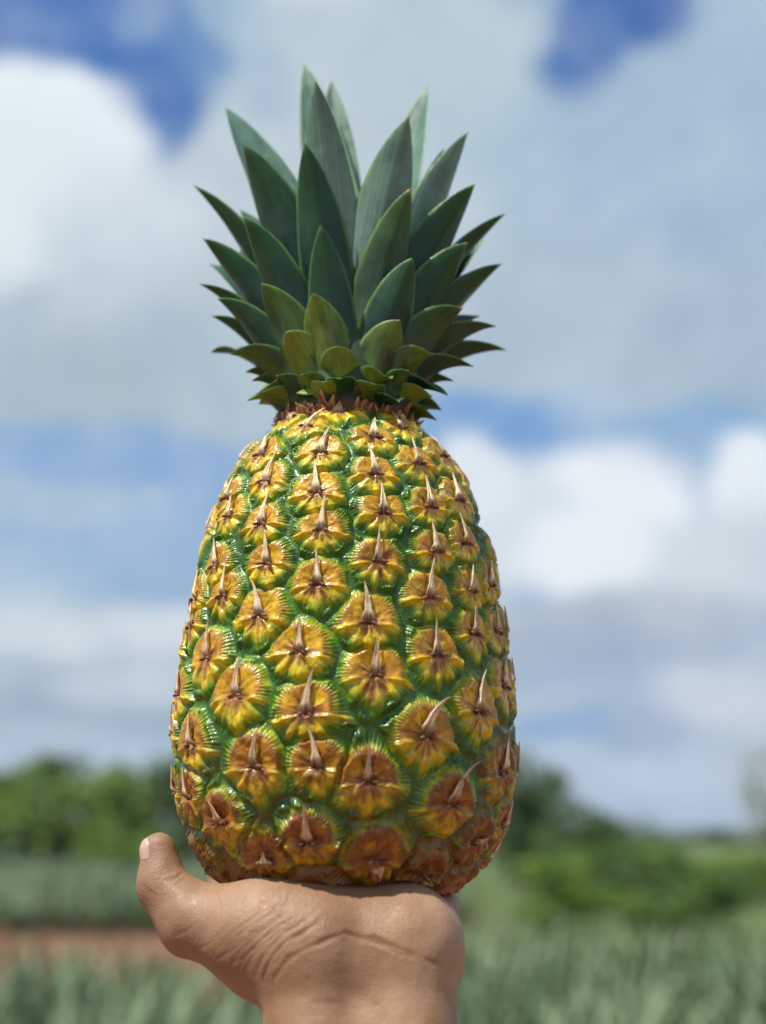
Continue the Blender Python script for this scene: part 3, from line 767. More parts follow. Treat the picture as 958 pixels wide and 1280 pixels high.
        P, N = surf(th_, np.minimum(s_, SMAX))
        over = np.maximum(s_ - SMAX, 0)
        P = P + np.array([0, 0, 1.0]) * over[..., None]
        Vt = P + N * zz[..., None]; Vb = P + N * (zz - .0003 - .0002 * prof)[..., None]
        straw, tan_, dkb = np.array(lin((240, 218, 180))), np.array(lin((178, 132, 88))), np.array(lin((98, 54, 28)))
        st = vnoise(np.stack([w * 11 + k * 0 + sd, k * 2.2 + w * 0, w * 0 + k * 0], -1))
        cc = straw + (tan_ - straw) * np.clip(st * .7 - .25 + (dark - .3), 0, 1)[..., None]
        cc = mixa(cc, dkb, np.clip(smooth(.66, .8, st) * .5 + (1 - smooth(.02, .26, k)) * .9 + 0 * w, 0, 1))
        cc = mixa(cc, tan_, np.full(cc.shape[:2], .55 * max(0, dark - .3)))
        Vs = np.concatenate([Vt.reshape(-1, 3), Vb.reshape(-1, 3)]); cs = np.concatenate([cc.reshape(-1, 3)] * 2)
        nn = NL * NW
        F1 = grid_faces(NL, NW)[:, ::-1]; F2 = grid_faces(NL, NW, off=nn)
        rim = [*range(0, NW)] + [r * NW + NW - 1 for r in range(1, NL)] + [nn - 1 - q for q in range(1, NW)] + [r * NW for r in range(NL - 2, 0, -1)]
        rim = np.array(rim); r2 = np.roll(rim, -1)
        F3 = np.stack([rim, r2, r2 + nn, rim + nn], -1)
        me = mesh_np('spine', Vs, np.concatenate([F1, F2, F3]), M_SPINE, cs)
        link('spine', me, o)
        # two small brown scales at its foot
        if front:
            for sg in (-1, 1):
                kk = np.linspace(0, 1, 7)[:, None]; ww = np.linspace(0, 2 * math.pi, 7)[None][:, :-1]
                l2 = .0022 * rr.uniform(.7, 1.3); x0 = sg * (.0006 + kk * l2); y0 = -.0004 - kk * .0007 * rr.uniform(0, 2)
                rad_ = .00055 * np.sin(np.clip(kk, .02, .98) * math.pi) ** .7
                xx = x0 + 0 * ww; yy = y0 + rad_ * np.cos(ww); z2 = .0021 + rad_ * np.sin(ww) * 1.2 + kk * .0003
                P, N = surf(th0 + xx / r0, s0 + yy); Vx = P + N * z2[..., None]
                cx2 = np.zeros(Vx.shape) + dkb + (tan_ - dkb) * (kk * rr.uniform(.2, .9))[..., None]
                me = mesh_np('bract_scale', Vx.reshape(-1, 3), grid_faces(7, 6, wrap=True), M_SPINE, cx2.reshape(-1, 3))
                link('bract_scale', me, o)
    return o
for i in range(len(eyes)):
    vis = math.cos(E_TH[i]) > -0.12
    fruitlet(i, *((224, 40) if vis else (48, 12)))

# inner body that closes the joints
thg = np.arange(64) * 2 * math.pi / 64
TH, SS = np.meshgrid(thg, np.linspace(0, SMAX, 60), indexing='ij')
P, N = surf(TH.T, SS.T)
link('rind', mesh_np('rind', (P - N * .0012).reshape(-1, 3), grid_faces(60, 64, wrap=True), M_CORE), pine)

# ---- crown
CORE_Z = np.array([1.728, 1.7400, 1.765, 1.785, 1.803, 1.815]); CORE_R = np.array([.024, .0235, .0195, .0145, .008, .002])
zc = np.linspace(1.728, 1.815, 20); rc = np.interp(zc, CORE_Z, CORE_R)
V = np.stack([rc[:, None] * np.sin(thg)[None], -rc[:, None] * np.cos(thg)[None], zc[:, None] + 0 * thg[None]], -1)
M_STALK, _t, _b = material('crown_stalk_surface', (0.05, 0.08, 0.03), 0.6)
_n = noise(_t, objco(_t), 200, 3); _sp = nd(_t, 'ShaderNodeSeparateXYZ'); _t.links.new(objco(_t), _sp.inputs[0])
_br = mixc(_t, _n, (0.07, 0.035, 0.015), (0.17, 0.08, 0.03)); _gr = mixc(_t, _n, (0.012, 0.040, 0.012), (0.035, 0.075, 0.02))
_t.links.new(mixc(_t, ramp(_t, _sp.outputs[2], 1.7425, 1.7455), _br, _gr), _b.inputs['Base Color'])
link('crown_stalk', mesh_np('crown_stalk', V.reshape(-1, 3), grid_faces(20, 64, wrap=True), M_STALK), pine)
def crown_leaf(T, a, hb, w, arch, tone, seed):
    rr = np.random.default_rng(900 + seed)
    a = R(a)
    outv = np.array([math.sin(a), -math.cos(a), 0.0])
    # the foot sits lower, tucked behind the outer leaves
    hb2 = hb - .020 * min(1, max(0, (hb - 1.752) / .02)) - .002
    hb2 = max(hb2, 1.7350)
    B = outv * (float(np.interp(hb2, CORE_Z, CORE_R)) - .002) + np.array([0, 0, hb2])
    T = np.array(T) - np.array([AX[0], AX[1], 0])
    L = np.linalg.norm(T - B)
    up = np.array([0, 0, 1.0])
    dirv = (T - B) / L
    K = (B + T) / 2 + (up * .42 - outv * .05) * L * arch * .85 - dirv * L * .05
    NL, NW = 40, 15
    k = np.linspace(0, 1, NL)[:, None]
    mid = (1 - k) ** 2 * B + 2 * k * (1 - k) * K + k ** 2 * T
    tan = 2 * (1 - k) * (K - B) + 2 * k * (T - K); tan /= np.linalg.norm(tan, axis=1)[:, None]
    ao = a * .60 if abs(a) < R(112) else math.copysign(math.pi - (math.pi - abs(a)) * .55, a)
    side = np.array([math.cos(ao), math.sin(ao), 0.0])
    twist = rr.normal(0, .10)
    side = side - (tan @ side)[:, None] * tan; side /= np.linalg.norm(side, axis=1)[:, None]
    nor = np.cross(side, tan)                      # points outward/down (underside of the leaf)
    nor /= np.linalg.norm(nor, axis=1)[:, None]
    if (nor @ np.array([math.sin(ao), -math.cos(ao), 0.0])).mean() < 0: nor = -nor
    tw = twist * k
    side, nor = side * np.cos(tw) + nor * np.sin(tw), nor * np.cos(tw) - side * np.sin(tw)
    blunt = tone > 1.6
    prof = np.interp(k[:, 0], [0, .12, .3, .5, .7, .85, .95, 1], [.80, .94, 1.0, .93, .72, .44, .18, .0] if not blunt else [.8, .95, 1, .98, .84, .58, .28, .0])
    for _ in range(3): prof[1:-1] = (prof[:-2] + 2 * prof[1:-1] + prof[2:]) / 4
    prof = prof[:, None]
    x = np.linspace(-1, 1, NW)[None]
    hw = w * ((.54 if tone > 1.25 else .49) if abs(a) < R(50) else .57 if abs(a) < R(112) else .82) * prof
    cup = .58 * (1 - .4 * k)
    fold = np.exp(-(x / .16) ** 2) * .05
    wav = (vnoise(np.stack([k * 5 + seed + 0 * x, x * 1.2 + 0 * k, 0 * x + 0 * k], -1)) - .5) * .10 * min(1, L / .035)
    dep = -(np.abs(x) ** 1.8) * cup * hw + (fold + wav) * hw
    Pm = mid[:, None] + side[:, None] * (x * hw)[..., None] + nor[:, None] * dep[..., None]
    thk = (.0011 * (1 - .85 * np.abs(x) ** 3) * (1 - .6 * k))[..., None]
    Vt = Pm + nor[:, None] * thk * .5; Vb = Pm - nor[:, None] * thk * .5
    inner = np.array([.15, .265, .205]); darkg = np.array([.005, .042, .024]); grn = np.array([.012, .090, .012])
    yel = np.array([.24, .34, .02]); edge = np.array([.15, .29, .07]); brw = np.array([.20, .10, .03])
    X = np.abs(x) + 0 * k; K2 = k + 0 * x
    c = np.zeros(X.shape + (3,)) + (inner if tone < .5 else darkg * 1.1)
    nz = fbm(np.stack([x * 2 + seed * 3 + 0 * k, k * 3 + 0 * x, 0 * X], -1), 3)
    c = mixa(c, inner * .8, smooth(.35, .0, K2) * .5)
    yf = np.clip((tone - 1.12) / .8, 0, 1)
    c = mixa(c, grn, (smooth(.35, .95, K2) * (.75 if tone >= 1 else .25)))
    c = mixa(c, yel, smooth(.25, .8, nz + K2 * .35) * yf)
    c = mixa(c, brw, smooth(.62, .80, nz + .2 * K2) * yf * .28)
    if tone == 1.5 and a > 0: c = mixa(c, np.array([.015, .02, .01]), smooth(.45, .6, nz) * smooth(.8, .4, K2) * .8)
    c = mixa(c, edge, smooth(.86, .985, X) * .75)
    c = mixa(c, edge * 1.2, smooth(.93, 1.0, K2) * .6)
    if tone == 1.2: c = mixa(c, np.array([.45, .25, .03]), smooth(.955, .975, K2))
    # upper face, greyer
    cb = mixa(c, inner, np.full(X.shape, .35))
    Vs = np.concatenate([Vt.reshape(-1, 3), Vb.reshape(-1, 3)]); cs = np.concatenate([c.reshape(-1, 3), cb.reshape(-1, 3)])
    uv = np.stack([x * .5 * prof + .5 + 0 * k, k + 0 * x], -1).reshape(-1, 2)
    nn = NL * NW
    rim = [*range(0, NW)] + [r * NW + NW - 1 for r in range(1, NL)] + [nn - 1 - q for q in range(1, NW)] + [r * NW for r in range(NL - 2, 0, -1)]
    rim = np.array(rim); r2 = np.roll(rim, -1)
    F1 = grid_faces(NL, NW)[:, ::-1]; F2 = grid_faces(NL, NW, off=nn); F3 = np.stack([rim, r2, r2 + nn, rim + nn], -1)
    me = mesh_np('crown_leaf', Vs, np.concatenate([F1, F2, F3]), M_LEAF, cs, np.concatenate([uv, uv]))
    o = link('crown_leaf', me, pine)
    if tone >= 1.7: o['label'] = 'short yellowish leaf low on the crown'
    elif tone == 1.2: o['label'] = 'dark leaf with a dried orange tip'
for n, l in enumerate(LEAVES): crown_leaf(*l, n)
for n in range(26):                               # the far side of the crown
    a = 105 + (n * 137.5 % 150); q = n / 26
    aa = R(a); r = .060 - .025 * q; zt = 1.775 + .085 * q
    crown_leaf([AX[0] + r * math.sin(aa), AX[1] - r * math.cos(aa), zt], a, 1.757 + .035 * q, .0125, .8 - .4 * q, 1 if q < .75 else 0, 100 + n)
lw = np.random.default_rng(41)
for n in range(13):                               # the short lowest leaves round the neck
    a = -100 + n * 16.4 + lw.uniform(-4, 4); aa = R(a); zb = lw.uniform(1.7350, 1.741) ; L = lw.uniform(.013, .020)
    r = .0225 + L * lw.uniform(.35, .75); zt = zb + L * lw.uniform(.35, .85)
    crown_leaf([AX[0] + r * math.sin(aa), AX[1] - r * math.cos(aa), zt], a, zb + .008, lw.uniform(.009, .012), .9, float(lw.choice([1.1, 1.3, 1.5, 1.75])), 200 + n)
# dry reddish collar under the crown
cr = np.random.default_rng(3)
for n in range(130):
    a = cr.uniform(-math.pi, math.pi) if n > 100 else cr.uniform(-1.7, 1.7)
    zb = cr.uniform(1.7345, 1.7415); L = cr.uniform(.0030, .0068); w = cr.uniform(.0009, .0026)
    outv = np.array([math.sin(a), -math.cos(a), 0]); side = np.array([math.cos(a), math.sin(a), 0])
    k = np.linspace(0, 1, 8)[:, None]; x = np.linspace(-1, 1, 5)[None]
    tilt = cr.uniform(.25, 1.15); lean = cr.normal(0, .5)
    dirv = outv * math.sin(tilt) + np.array([0, 0, 1]) * math.cos(tilt) + side * lean; dirv /= np.linalg.norm(dirv)
    B = outv * (float(np.interp(zb, CORE_Z, CORE_R)) - .001) + np.array([0, 0, zb])
    mid = B + dirv * L * k + outv * (L * .3 * k ** 2) * cr.uniform(-1, 1)
    hw = w * (1 - k ** 1.4) + .0001
    nrm = np.cross(side, dirv); nrm /= np.linalg.norm(nrm)
    Pm = mid[:, None] + side * (x * hw)[..., None] + nrm * ((1 - x ** 2) * hw * .45)[..., None]
    Vs = np.concatenate([Pm.reshape(-1, 3), (Pm - nrm * .0003).reshape(-1, 3)])
    rim = np.array([*range(0, 5)] + [r * 5 + 4 for r in range(1, 8)] + [39 - q for q in range(1, 5)] + [r * 5 for r in range(6, 0, -1)]); r2 = np.roll(rim, -1)
    t1, t2 = np.array(lin((112, 66, 36))), np.array(lin((196, 156, 112)))
    c = t1 + (t2 - t1) * np.clip(k * cr.uniform(0, 1.3) - .2, 0, 1) * np.ones((1, 5)) [..., None].reshape(1, 5, 1)[..., 0] if False else None
    cc = np.zeros((8, 5, 3)) + t1 + (t2 - t1) * np.clip(k * cr.uniform(0, 1.3) - .15, 0, 1)[..., None]
    cc = cc * cr.uniform(.7, 1.4)
    me = mesh_np('collar_scale', Vs, np.concatenate([grid_faces(8, 5)[:, ::-1], grid_faces(8, 5, off=40), np.stack([rim, r2, r2 + 40, rim + 40], -1)]), M_COLLAR, np.concatenate([cc.reshape(-1, 3)] * 2))
    link('collar_scale', me, pine)

# ------------------------------------------------------------------ the hand and forearm: one blended surface
def build_person():
    h = 0.00095
    lo = np.array([-.100, .360, 1.430]); hi = np.array([.060, .625, 1.640])
    n = np.ceil((hi - lo) / h).astype(int)
    ax = [lo[d] + np.arange(n[d]) * h for d in range(3)]
    F = np.full(n, 0.03, np.float32)
    def add(F, form):
        A, B, ra, rb, k = form
        A = np.array(A); B = np.array(B); m = max(ra, rb) + k + 2 * h + .003
        i0 = [max(0, int((min(A[d], B[d]) - m - lo[d]) / h)) for d in range(3)]
        i1 = [min(n[d], int((max(A[d], B[d]) + m - lo[d]) / h) + 2) for d in range(3)]
        g = np.stack(np.meshgrid(*[ax[d][i0[d]:i1[d]] for d in range(3)], indexing='ij'), -1)
        ba = B - A
        t = np.clip(((g - A) @ ba) / (ba @ ba), 0, 1)
        dd = (np.linalg.norm(g - A - t[..., None] * ba, axis=-1) - (ra + (rb - ra) * t)).astype(np.float32)
        sl = tuple(slice(i0[d], i1[d]) for d in range(3))
        f = F[sl]; q = np.maximum(k - np.abs(f - dd), 0) / k
        F[sl] = np.minimum(f, dd) - q * q * k * .25
    for f in HAND_FORMS: add(F, f)
    for fin in FINGER_FORMS:
        G = np.full(n, 0.03, np.float32)
        for f in fin: add(G, f)
        k = .003; q = np.maximum(k - np.abs(F - G), 0) / k
        F = np.minimum(F, G) - q * q * k * .25
    # flatten where the fruit presses on the palm
    S = F < 0
    # surface nets
    c = S[:-1, :-1, :-1].astype(np.int8)
    tot = sum(S[a:n[0] - 1 + a, b:n[1] - 1 + b, d:n[2] - 1 + d].astype(np.int8) for a in (0, 1) for b in (0, 1) for d in (0, 1))
    act = (tot > 0) & (tot < 8)
    idx = -np.ones(act.shape, np.int64); ii = np.argwhere(act); idx[act] = np.arange(len(ii))
    acc = np.zeros((len(ii), 3)); cnt = np.zeros(len(ii))
    corners = [(a, b, d) for a in (0, 1) for b in (0, 1) for d in (0, 1)]
    for p in corners:
        for d in range(3):
            if p[d] == 0:
                q = list(p); q[d] = 1
                fa = F[ii[:, 0] + p[0], ii[:, 1] + p[1], ii[:, 2] + p[2]]; fb = F[ii[:, 0] + q[0], ii[:, 1] + q[1], ii[:, 2] + q[2]]
                cr_ = (fa < 0) != (fb < 0)
                t = np.where(cr_, fa / np.where(cr_, fa - fb, 1), 0)
                pt = np.tile(np.array(p, float), (len(ii), 1)); pt[:, d] = t
                acc += np.where(cr_[:, None], pt, 0); cnt += cr_
    V = lo + (ii + acc / cnt[:, None]) * h
    faces = []
    for d in range(3):
        e1, e2 = [(1, 2), (2, 0), (0, 1)][d]
        sl0 = [slice(1, -1)] * 3; sl0[d] = slice(0, -1)
        a = S[tuple(slice(1, n[q] - 1) if q != d else slice(0, n[q] - 1) for q in range(3))]
        b = S[tuple(slice(1, n[q] - 1) if q != d else slice(1, n[q]) for q in range(3))]
        w = np.argwhere(a != b); flip = a[tuple(w.T)]
        for q in range(3):
            if q != d: w[:, q] += 1
        def cell(o1, o2):
            x = w.copy(); x[:, e1] -= o1; x[:, e2] -= o2
            return idx[tuple(x.T)]
        q4 = np.stack([cell(1, 1), cell(0, 1), cell(0, 0), cell(1, 0)], -1)
        q4[~flip] = q4[~flip][:, ::-1]
        faces.append(q4)
    Fc = np.concatenate(faces); Fc = Fc[(Fc >= 0).all(1)]
    me = mesh_np('person', V, Fc, None)
    tmp = link('tmp', me)
    md = tmp.modifiers.new('s', 'SMOOTH'); md.iterations = 6; md.factor = .5
    md = tmp.modifiers.new('d', 'SUBSURF'); md.levels = 1
    ev = tmp.evaluated_get(bpy.context.evaluated_depsgraph_get()); m2 = ev.to_mesh()
    nv = len(m2.vertices); V = np.zeros(nv * 3, np.float32); m2.vertices.foreach_get('co', V); V = V.reshape(-1, 3).astype(float)
    NN = np.zeros(nv * 3, np.float32); m2.vertices.foreach_get('normal', NN); NN = NN.reshape(-1, 3).astype(float)
    nf = len(m2.polygons); li = np.zeros(nf * 4, np.int32); m2.loops.foreach_get('vertex_index', li); Fc = li.reshape(-1, 4)
    ev.to_mesh_clear(); bpy.data.objects.remove(tmp)
    col = np.ones((nv, 3)); D = np.zeros(nv)
    # broad softness of the flesh
    D += (fbm(V * 55, 2) - .5) * .0016 + (fbm(V * 160 + 9, 2) - .5) * .0005
    for pts, w, dp in CREASES:
        pts = np.array(pts); best = np.full(nv, 9.0); along = np.zeros(nv)
        near = (np.abs(V - pts.mean(0)).max(1) < .06)
        Q = V[near]; b = np.full(len(Q), 9.0); al = np.zeros(len(Q))
        for j in range(len(pts) - 1):
            A, B = pts[j], pts[j + 1]; ba = B - A; t = np.clip((Q - A) @ ba / (ba @ ba), 0, 1)
            wob = (vnoise(Q * 260 + j) - .5) * .0012
            dd = np.abs(np.linalg.norm(Q - A - t[:, None] * ba, axis=1) + wob)
            s = dd < b; b = np.where(s, dd, b); al = np.where(s, (j + t) / (len(pts) - 1), al)
        taper = np.sin(np.clip(al, .03, .97) * math.pi) ** .5
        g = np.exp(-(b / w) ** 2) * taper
        D[near] -= g * dp * .75
        D[near] += np.exp(-((b - w * 2.4) / (w * 1.3)) ** 2) * dp * .10 * taper
        col[near] *= 1 - (g * min(.6, dp * 1100))[:, None] * np.array([.5, .8, .9])  # crease shading painted into the colour in place of deeper relief
    # browner outer skin on the thumb base, with shade painted along its lower outline
    V = V + NN * D[:, None]
    back = smooth(-.052, -.078, V[:, 0] + (V[:, 2] - 1.6) * .9)
    col *= 1 - back[:, None] * np.array([.22, .27, .30])
    me = mesh_np('person', V, Fc, M_SKIN, col)
    o = link('person', me)
    tag(o, 'bare left hand and wrist held up, palm flat under the pineapple, thumb raised beside it', 'person')
    return o, V, NN, add
person, HV, HN, _ = build_person()
# thumb nail: a thin curved plate on the outer side of the tip
def thumb_nail():
    A = np.array(HAND_FORMS[0][0]); B = np.array(HAND_FORMS[0][1]); r = HAND_FORMS[0][2]
    axis = (A - B) / np.linalg.norm(A - B)
    face = np.array([-.93, -.38, .05]); face -= axis * (face @ axis); face /= np.linalg.norm(face)
    side = np.cross(axis, face)
    NL, NW = 14, 13
    k = np.linspace(0, 1, NL)[:, None]; x = np.linspace(-1, 1, NW)[None]
    ang = x * .85 * (1 - .15 * (k > .9)) * np.interp(k[:, 0], [0, .15, .8, 1], [.55, 1, 1, .8])[:, None]
    along = -.0058 + k * .0098
    rad = np.sqrt(np.maximum(r * r - np.clip(along, 0, 1) ** 2, 0)) + .00025 - .0002 * (1 - k) - .0005 * (np.abs(x) > .95)
    P = A + axis * along[..., None] + (face * np.cos(ang)[..., None] + side * np.sin(ang)[..., None]) * rad[..., None]
    nr = face * np.cos(ang)[..., None] + side * np.sin(ang)[..., None]
    Vs = np.concatenate([P.reshape(-1, 3), (P - nr * .0009).reshape(-1, 3)]); nn = NL * NW
    rim = np.array([*range(0, NW)] + [q * NW + NW - 1 for q in range(1, NL)] + [nn - 1 - q for q in range(1, NW)] + [q * NW for q in range(NL - 2, 0, -1)]); r2 = np.roll(rim, -1)
    link('thumbnail', mesh_np('thumbnail', Vs, np.concatenate([grid_faces(NL, NW), grid_faces(NL, NW, off=nn)[:, ::-1], np.stack([rim, rim + nn, r2 + nn, r2], -1)]), M_NAIL), person)
thumb_nail()

# ------------------------------------------------------------------ ground
def ground_material():
    m, t, b = material('earth', rough=0.95)
    oc = objco(t)
    n1 = noise(t, oc, 0.6, 5, 0.6); n2 = noise(t, oc, 6, 5, 0.6)
    soil = mixc(t, n2, (0.17, 0.080, 0.042), (0.29, 0.145, 0.080))
    grass = mixc(t, n2, (0.055, 0.10, 0.02), (0.13, 0.17, 0.045))
    sep = nd(t, 'ShaderNodeSeparateXYZ'); t.links.new(oc, sep.inputs[0])
    far = ramp(t, math_n(t, 'ADD', sep.outputs[1], math_n(t, 'MULTIPLY', n1, 14)), 66, 92)
    right = math_n(t, 'MULTIPLY', ramp(t, sep.outputs[0], -1, 3), ramp(t, math_n(t, 'ADD', sep.outputs[1], math_n(t, 'MULTIPLY', n1, 3)), 15, 19))
    g = math_n(t, 'MAXIMUM', far, right)
    g = math_n(t, 'MAXIMUM', g, math_n(t, 'MULTIPLY', ramp(t, n1, .55, .7), .5))
    t.links.new(mixc(t, g, soil, grass), b.inputs['Base Color'])
    bump(t, b, n2, .6, .05)
    return m
me = bpy.data.meshes.new('ground')
xs = np.array([-6000, -1500, -400, -150, -60, -20, 0, 20, 60, 150, 400, 1500, 6000.]); ysg = np.array([-3000, -400, -60, -10, 10, 30, 60, 100, 200, 500, 1500, 3500, 7000.])
Vg = np.array([(x, y, 0) for x in xs for y in ysg], float)
tag(link('ground', mesh_np('ground', Vg, grid_faces(13, 13), ground_material())), 'red brown farm soil with grass beyond the field', None, None, 'structure')
# distant hills
mh, t, b = material('hill_forest', rough=1.0)
n_ = noise(t, objco(t), .02, 5, .6); t.links.new(mixc(t, n_, (0.025, 0.05, 0.03), (0.06, 0.10, 0.045)), b.inputs['Base Color'])
def hills(y0, depth, height, x0, x1, seed, label):
    xs = np.linspace(x0, x1, 120); ys = np.linspace(0, 1, 16)
    X, Y = np.meshgrid(xs, ys, indexing='ij')
    prof = .45 + .9 * fbm(np.stack([X / 420 + seed, Y * 0, Y * 0], -1), 4)
    Z = height * prof * np.sin(Y * math.pi) ** .8 * (1 + .3 * (fbm(np.stack([X / 60, Y * 8, 0 * X], -1), 3) - .5)) - 1
    V = np.stack([X, y0 + Y * depth, Z], -1).reshape(-1, 3)
    tag(link('hills', mesh_np('hills', V, grid_faces(120, 16)[:, ::-1], mh)), label, None, None, 'structure')
hills(1500, 900, 17, -1800, 2200, 3.1, 'low wooded hills far behind the field, on the skyline')

# ------------------------------------------------------------------ plants of the field
M_PLANT, t, b = material('field_leaf', rough=.45)
oi = nd(t, 'ShaderNodeObjectInfo'); pn = noise(t, nd(t, 'ShaderNodeNewGeometry').outputs['Position'], 1.3, 3, .6)
t.links.new(mixc(t, ramp(t, pn, .35, .65), (0.075, 0.145, 0.055), (0.28, 0.37, 0.205)), b.inputs['Base Color'])
def plant_arrays(seed, nl=34, H=.80, lw=.030):
    rr = np.random.default_rng(seed); VV, FF = [], []; o = 0
    for q in range(nl):
        a = q * 2.39996; e = R(82 - 55 * (q / nl) ** 1.2 + rr.normal(0, 4)); L = H * rr.uniform(.75, 1.1) * (1.0 - .18 * q / nl)
        out = np.array([math.cos(a), math.sin(a), 0]); sd_ = np.array([-math.sin(a), math.cos(a), 0])
        k = np.linspace(0, 1, 5)[:, None]
        r_ = L * (math.cos(e) * k + .20 * k ** 2.2); z_ = L * (math.sin(e) * k - .22 * k ** 2.6 * math.cos(e)) + .02
        w = lw * np.array([1, 1.05, .85, .5, .03])[:, None]
        mid = out * (r_ + .03) + np.array([0, 0, 1]) * z_
        pts = np.stack([mid - sd_ * w + np.array([0, 0, .012]), mid, mid + sd_ * w + np.array([0, 0, .012])], 1).reshape(-1, 3)
        VV.append(pts); FF.append(grid_faces(5, 3, off=o)); o += 15
    return np.concatenate(VV), np.concatenate(FF)
PL = [plant_arrays(s) for s in (1, 2, 3, 4)]
PLF = [plant_arrays(s, 16, .84, .045) for s in (5, 6, 7)]
PM = [mesh_np('field_pineapple_plant', v, f, M_PLANT) for v, f in PL]
spots = []
for r_ in range(75):
    y = 5.2 + r_ * .9 if r_ < 8 else 5.2 + r_ * .9
    half = y * .44 + 4.0
    for x in np.arange(-half, half, .62):
        xx = x + random.uniform(-.14, .14); yy = y + random.uniform(-.16, .16)
        if xx > .15 * yy * .35 and yy > 14.0 + .5 * math.sin(xx): continue       # the right part of the field ends here
        if xx <= .15 * yy * .35 and 12.2 < yy < 23.8: continue                    # earth track on the left
        spots.append((xx, yy))
spots.sort(key=lambda p: p[1] + .8 * abs(p[0]))
for q, (x, y) in enumerate(spots[:300]):
    o = link('pineapple_plant', PM[q % 4], None, (x, y, 0)); o.rotation_euler = (0, 0, random.uniform(0, 6.28)); s = random.uniform(.95, 1.3); o.scale = (s, s, s)
    if y > 12 and x < 0: tag(o, 'blurred grey green spiky plant beyond the earth track on the left', 'plant', 'pineapple plants beyond the earth track')
    elif x < 0: tag(o, 'blurred grey green spiky plant in front of the earth track, left of the wrist', 'plant', 'pineapple plants in front of the earth track')
    else: tag(o, 'blurred grey green spiky plant in the field right of the wrist', 'plant', 'pineapple plants in the field on the right')
VV, FF, o = [], [], 0
for q, (x, y) in enumerate(spots[300:]):
    v, f = PLF[q % 3]; a = random.uniform(0, 6.28); c_, s_ = math.cos(a), math.sin(a); sc = random.uniform(.85, 1.15)
    w = v * sc; w = np.stack([w[:, 0] * c_ - w[:, 1] * s_ + x, w[:, 0] * s_ + w[:, 1] * c_ + y, w[:, 2]], -1)
    VV.append(w); FF.append(f + o); o += len(v)
if VV:
    ob = link('field_crop', mesh_np('field_crop', np.concatenate(VV), np.concatenate(FF), M_PLANT))
    tag(ob, 'far rows of grey green pineapple plants running back to the hedge', 'crop field', None, 'stuff')

# ------------------------------------------------------------------ trees and bushes
def foliage_mat(name, c1, c2):
    m, t, b = material(name, rough=.55)
    n_ = noise(t, nd(t, 'ShaderNodeNewGeometry').outputs['Position'], .9, 3, .6)
    t.links.new(mixc(t, ramp(t, n_, .35, .65), c1, c2), b.inputs['Base Color'])
    return m
MF = {'dark': foliage_mat('foliage_dark', (.032, .080, .011), (.08, .15, .022)), 'mid': foliage_mat('foliage_mid', (.045, .110, .010), (.12, .22, .02)),
      'light': foliage_mat('foliage_light', (.10, .20, .015), (.22, .33, .03)), 'pale': foliage_mat('foliage_pale', (.16, .20, .07), (.28, .30, .14))}
MB, t, b = material('bark', (.12, .09, .06), .9)
n_ = noise(t, objco(t), 9, 4); t.links.new(mixc(t, n_, (.07, .05, .035), (.17, .13, .09)), b.inputs['Base Color'])
def crown_mesh(seed, nleaf, leaf, clumps, spread=1.0, low=.15):
    """crown in a unit box: width 1, height 1"""
    rr = np.random.default_rng(seed)
    cc = np.stack([rr.normal(0, .24, clumps) * spread, rr.normal(0, .24, clumps) * spread, low + rr.random(clumps) * (.86 - low)], -1)
    cr_ = rr.uniform(.10, .22, clumps)
    w = rr.integers(0, clumps, nleaf); d = rr.normal(0, 1, (nleaf, 3)); d /= np.linalg.norm(d, axis=1)[:, None]
    C = cc[w] + d * (cr_[w] * rr.uniform(.45, 1.0, nleaf))[:, None]
    C[:, 2] = np.clip(C[:, 2], .01, 1.05)
    a = rr.normal(0, 1, (nleaf, 3)); a /= np.linalg.norm(a, axis=1)[:, None]; b_ = np.cross(a, d + rr.normal(0, .4, (nleaf, 3))); b_ /= np.linalg.norm(b_, axis=1)[:, None] + 1e-9
    s = leaf * rr.uniform(.6, 1.3, nleaf)[:, None]
    V = np.stack([C - a * s, C - b_ * s * .5, C + a * s, C + b_ * s * .5], 1).reshape(-1, 3)
    return V, np.arange(nleaf * 4).reshape(-1, 4), cc
CR = {}
def tree(name, loc, w, h, kind, label, seed, nleaf=3200, leaf=.034, clumps=26, group=None, spread=1.0, low=.08, cat='tree'):
    root = link(name, None, None, loc); tag(root, label, cat, group)
    key = (seed, nleaf, leaf, clumps, spread, low)
    if key not in CR: CR[key] = crown_mesh(*key)
    V, F, cc = CR[key]
    link('crown', mesh_np('crown', V * np.array([w, w, h]), F, MF[kind], shade=False), root)
    TV, TF, o = [], [], 0
    def limb(A, B, ra, rb):
        nonlocal o
        A = np.array(A, float); B = np.array(B, float); ax_ = (B - A) / np.linalg.norm(B - A)
        s1 = np.cross(ax_, [1, 0, .3]); s1 /= np.linalg.norm(s1); s2 = np.cross(ax_, s1)
        th_ = np.arange(8) * math.pi / 4
        for j, kk in enumerate(np.linspace(0, 1, 5)):
            rr_ = ra + (rb - ra) * kk; bowv = s1 * .05 * h * math.sin(kk * math.pi) * .4
            TV.append(A + (B - A) * kk + bowv + rr_ * (np.cos(th_)[:, None] * s1 + np.sin(th_)[:, None] * s2))
        TF.append(grid_faces(5, 8, wrap=True, off=o)); o += 40
    limb((0, 0, -.05), (0, 0, h * .45), .03 * h, .018 * h)
    for q in range(6):
        c = cc[q] * np.array([w, w, h]); limb((0, 0, h * (.15 + .05 * q)), c, .013 * h, .004 * h)
    link('trunk', mesh_np('trunk', np.concatenate(TV), np.concatenate(TF), MB), root)
    return root
